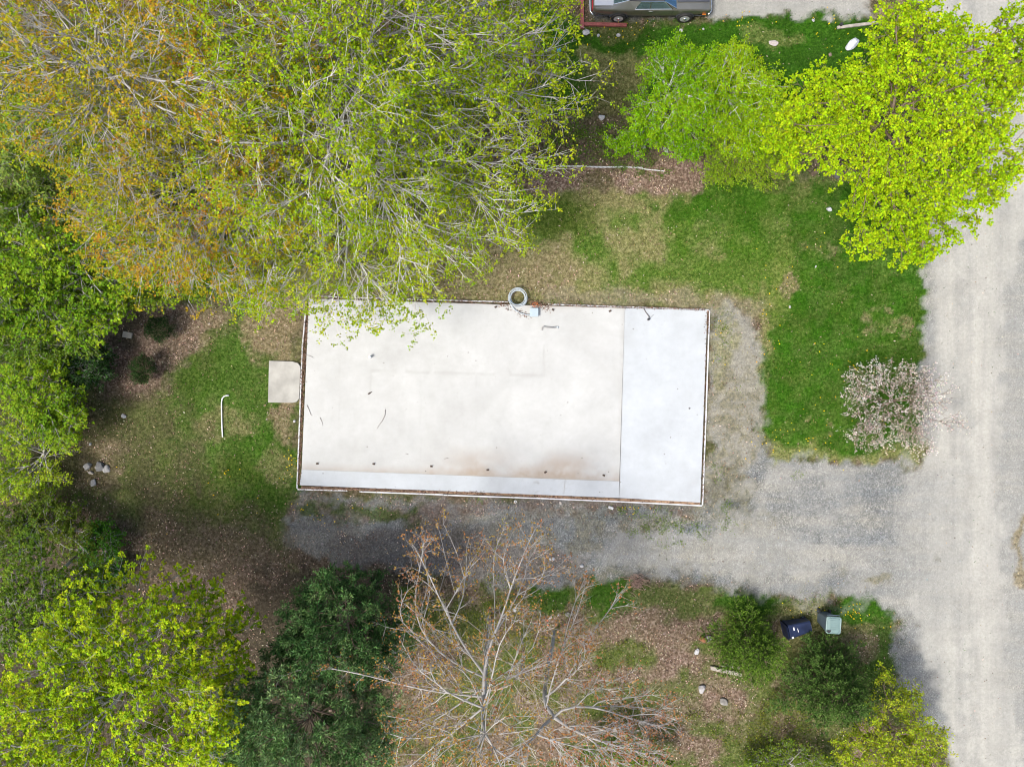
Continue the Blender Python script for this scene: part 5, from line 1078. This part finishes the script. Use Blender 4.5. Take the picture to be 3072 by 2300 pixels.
# greenhouse: roof skin on pillars, glass between
def quad_sheet(name, pts, mat, th=.012, parent=car):
    pts = np.array(pts, float); n_ = nrm(np.cross(pts[1] - pts[0], pts[2] - pts[0])); V = np.concatenate([pts, pts - n_ * th]); k = len(pts)
    return MB().add(V, [tuple(range(k)), tuple(range(2 * k - 1, k - 1, -1))] + [((i + 1) % k, i, k + i, k + (i + 1) % k) for i in range(k)]).build(name, mat, parent)
roof_st = [(-.98, [(0, 1.16), (.58, 1.14), (.64, 1.12), (.64, 1.15), (.50, 1.20), (0, 1.23)]), (-.6, [(0, 1.24), (.62, 1.22), (.70, 1.20), (.70, 1.23), (.54, 1.30), (0, 1.33)]), (.0, [(0, 1.25), (.64, 1.23), (.715, 1.21), (.715, 1.24), (.56, 1.32), (0, 1.35)]), (.42, [(0, 1.22), (.62, 1.20), (.69, 1.18), (.69, 1.21), (.54, 1.28), (0, 1.31)])]
loft(roof_st, M_vinyl_top, 'roof', car)
quad_sheet('windscreen', [(.44, -.66, 1.20), (.44, .66, 1.20), (.98, .82, .945), (.98, -.82, .945)][::-1], M_wind)
quad_sheet('rear_window', [(-.99, -.60, 1.15), (-.99, .60, 1.15), (-1.62, .68, .965), (-1.62, -.68, .965)], M_glass)
for s in (-1, 1):
    fl = (lambda p: p) if s > 0 else (lambda p: p[::-1])
    quad_sheet('side_window', fl([(-.10, s * .865, .93), (.80, s * .855, .93), (.40, s * .70, 1.19), (-.10, s * .725, 1.215)]), M_glass)
    quad_sheet('side_window', fl([(-.72, s * .865, .93), (-.13, s * .865, .93), (-.13, s * .725, 1.215), (-.52, s * .715, 1.20)]), M_glass)
    # sail panel: broad painted pillar from the roof down to the deck
    sp = MB(); A = np.array([(-.55, s * .71, 1.215), (-1.02, s * .645, 1.145), (-1.66, s * .70, .955), (-1.75, s * .865, .935), (-.74, s * .875, .925)]); B_ = A * np.array((1, .93, 1)) - np.array((0, 0, .05))
    k = 5; sp.add(np.concatenate([A, B_]), [tuple(range(k)), tuple(range(2 * k - 1, k - 1, -1))] + [((i + 1) % k, i, k + i, k + (i + 1) % k) for i in range(k)]); sp.build('sail_panel', M_paint, car)
    tr = MB(); tr.tube([(.82, s * .868, .935), (-.74, s * .88, .938), (-.53, s * .72, 1.215), (.0, s * .735, 1.235), (.42, s * .705, 1.20), (.82, s * .868, .935)], .018, 5); tr.tube([(-.115, s * .872, .93), (-.115, s * .73, 1.22)], .018, 5); tr.build('window_trim', M_chrome, car)
    MB().tube([(.44, s * .69, 1.205), (.99, s * .85, .95)], .024, 6).build('windscreen_pillar', M_chrome, car)
    MB().tube([(-1.0, s * .625, 1.15), (-1.64, s * .69, .968)], .020, 6).build('rear_window_trim', M_chrome, car)
    for xw, nm in ((-hl + 1.125, 'wheel'), (hl - .97 - .02, 'wheel')):
        w_ = empty('wheel', (xw, s * .86, .315)); w_.parent = car
        a = np.linspace(0, 2 * math.pi, 25)
        ty = MB(); K = 24; prof = [(.19, -.09), (.30, -.10), (.318, -.07), (.318, .07), (.30, .10), (.19, .09)]
        V = [(r0 * math.cos(2 * math.pi * i / K), y0, r0 * math.sin(2 * math.pi * i / K)) for i in range(K) for r0, y0 in prof]; F = [(i * 6 + j, i * 6 + (j + 1) % 6, ((i + 1) % K) * 6 + (j + 1) % 6, ((i + 1) % K) * 6 + j) for i in range(K) for j in range(6)]
        ty.add(np.array(V), F).build('tyre', M_wheel, w_, True)
        MB().tube([(0, s * .04, 0), (0, s * .100, 0)], .20, 20).build('rim', M_rim, w_); MB().tube([(0, s * .08, 0), (0, s * .13, 0)], [.085, .06], 14).build('hub_cap', M_chrome, w_)
        # dark arch above the wheel
        ar = MB(); t = np.linspace(-.15, math.pi + .15, 15); ar.tube(np.stack([xw + .36 * np.cos(t), np.full(15, s * .87), .315 + .34 * np.sin(t)], 1), .03, 6); ar.build('wheel_arch', M_black, car, True)
    MB().box((-.02 - .05, s * .905, .80), (.17, .04, .045), bev=.008).build('door_handle', M_chrome, car)
    MB().box((hl - .24, s * .895, .58), (.16, .02, .06), bev=.006).build('side_marker', simple('amber', (.85, .22, .02), .3, var=.05), car)
    MB().bar((-hl + .15, s * .80, .30), (hl - .2, s * .80, .30), .02, .05).build('sill_trim', M_black, car)
    MB().tube([(.86, s * .9, .55), (.86, s * .905, .90)], .004, 4).build('door_gap', M_black, car); MB().tube([(-.42, s * .903, .40), (-.42, s * .905, .90)], .004, 4).build('door_gap', M_black, car)
    MB().tube([(hl - .01, s * .62, .62), (hl + .03, s * .62, .62)], .085, 14).build('headlight', M_white, car)
    MB().box((-hl - .005, s * .55, .64), (.04, .40, .11)).build('tail_light', simple('red_lens', (.35, .02, .02), .3), car)
# bonnet stripe, boot lid, bumpers, wipers
MB().add(np.array([(1.02, -.60, .9835), (hl - .48, -.57, .955), (hl - .10, -.54, .888), (hl - .10, 0, .899), (hl - .10, .54, .888), (hl - .48, .57, .955), (1.02, .60, .9835), (1.02, 0, .998), (hl - .48, 0, .975)]) + np.array((0, 0, .006)), [(0, 1, 8, 7), (7, 8, 5, 6), (1, 2, 3, 8), (8, 3, 4, 5)]).build('bonnet_stripe', M_black, car)
MB().box((-hl + .46, 0, .958), (.84, 1.46, .012), bev=.004).build('boot_lid', simple('pale_silver_paint', (.50, .51, .52), .35, .4, var=.06, coat=.3), car)
for sx in (-1, 1): MB().tube([(sx * (hl - .05), -.86, .47), (sx * (hl + .07), -.72, .47), (sx * (hl + .09), 0, .47), (sx * (hl + .07), .72, .47), (sx * (hl - .05), .86, .47)], .035, 8).build('bumper', M_chrome, car, True)
M_seat = simple('dark_interior', (.05, .055, .05), .8)
MB().box((-.2, 0, .965), (1.7, 1.2, .02)).build('interior_floor', M_seat, car)
for sy in (-.36, .36): MB().box((-.02, sy, 1.04), (.14, .46, .24), bev=.04).build('seat_back', simple('green_vinyl', (.09, .13, .10), .6), car)
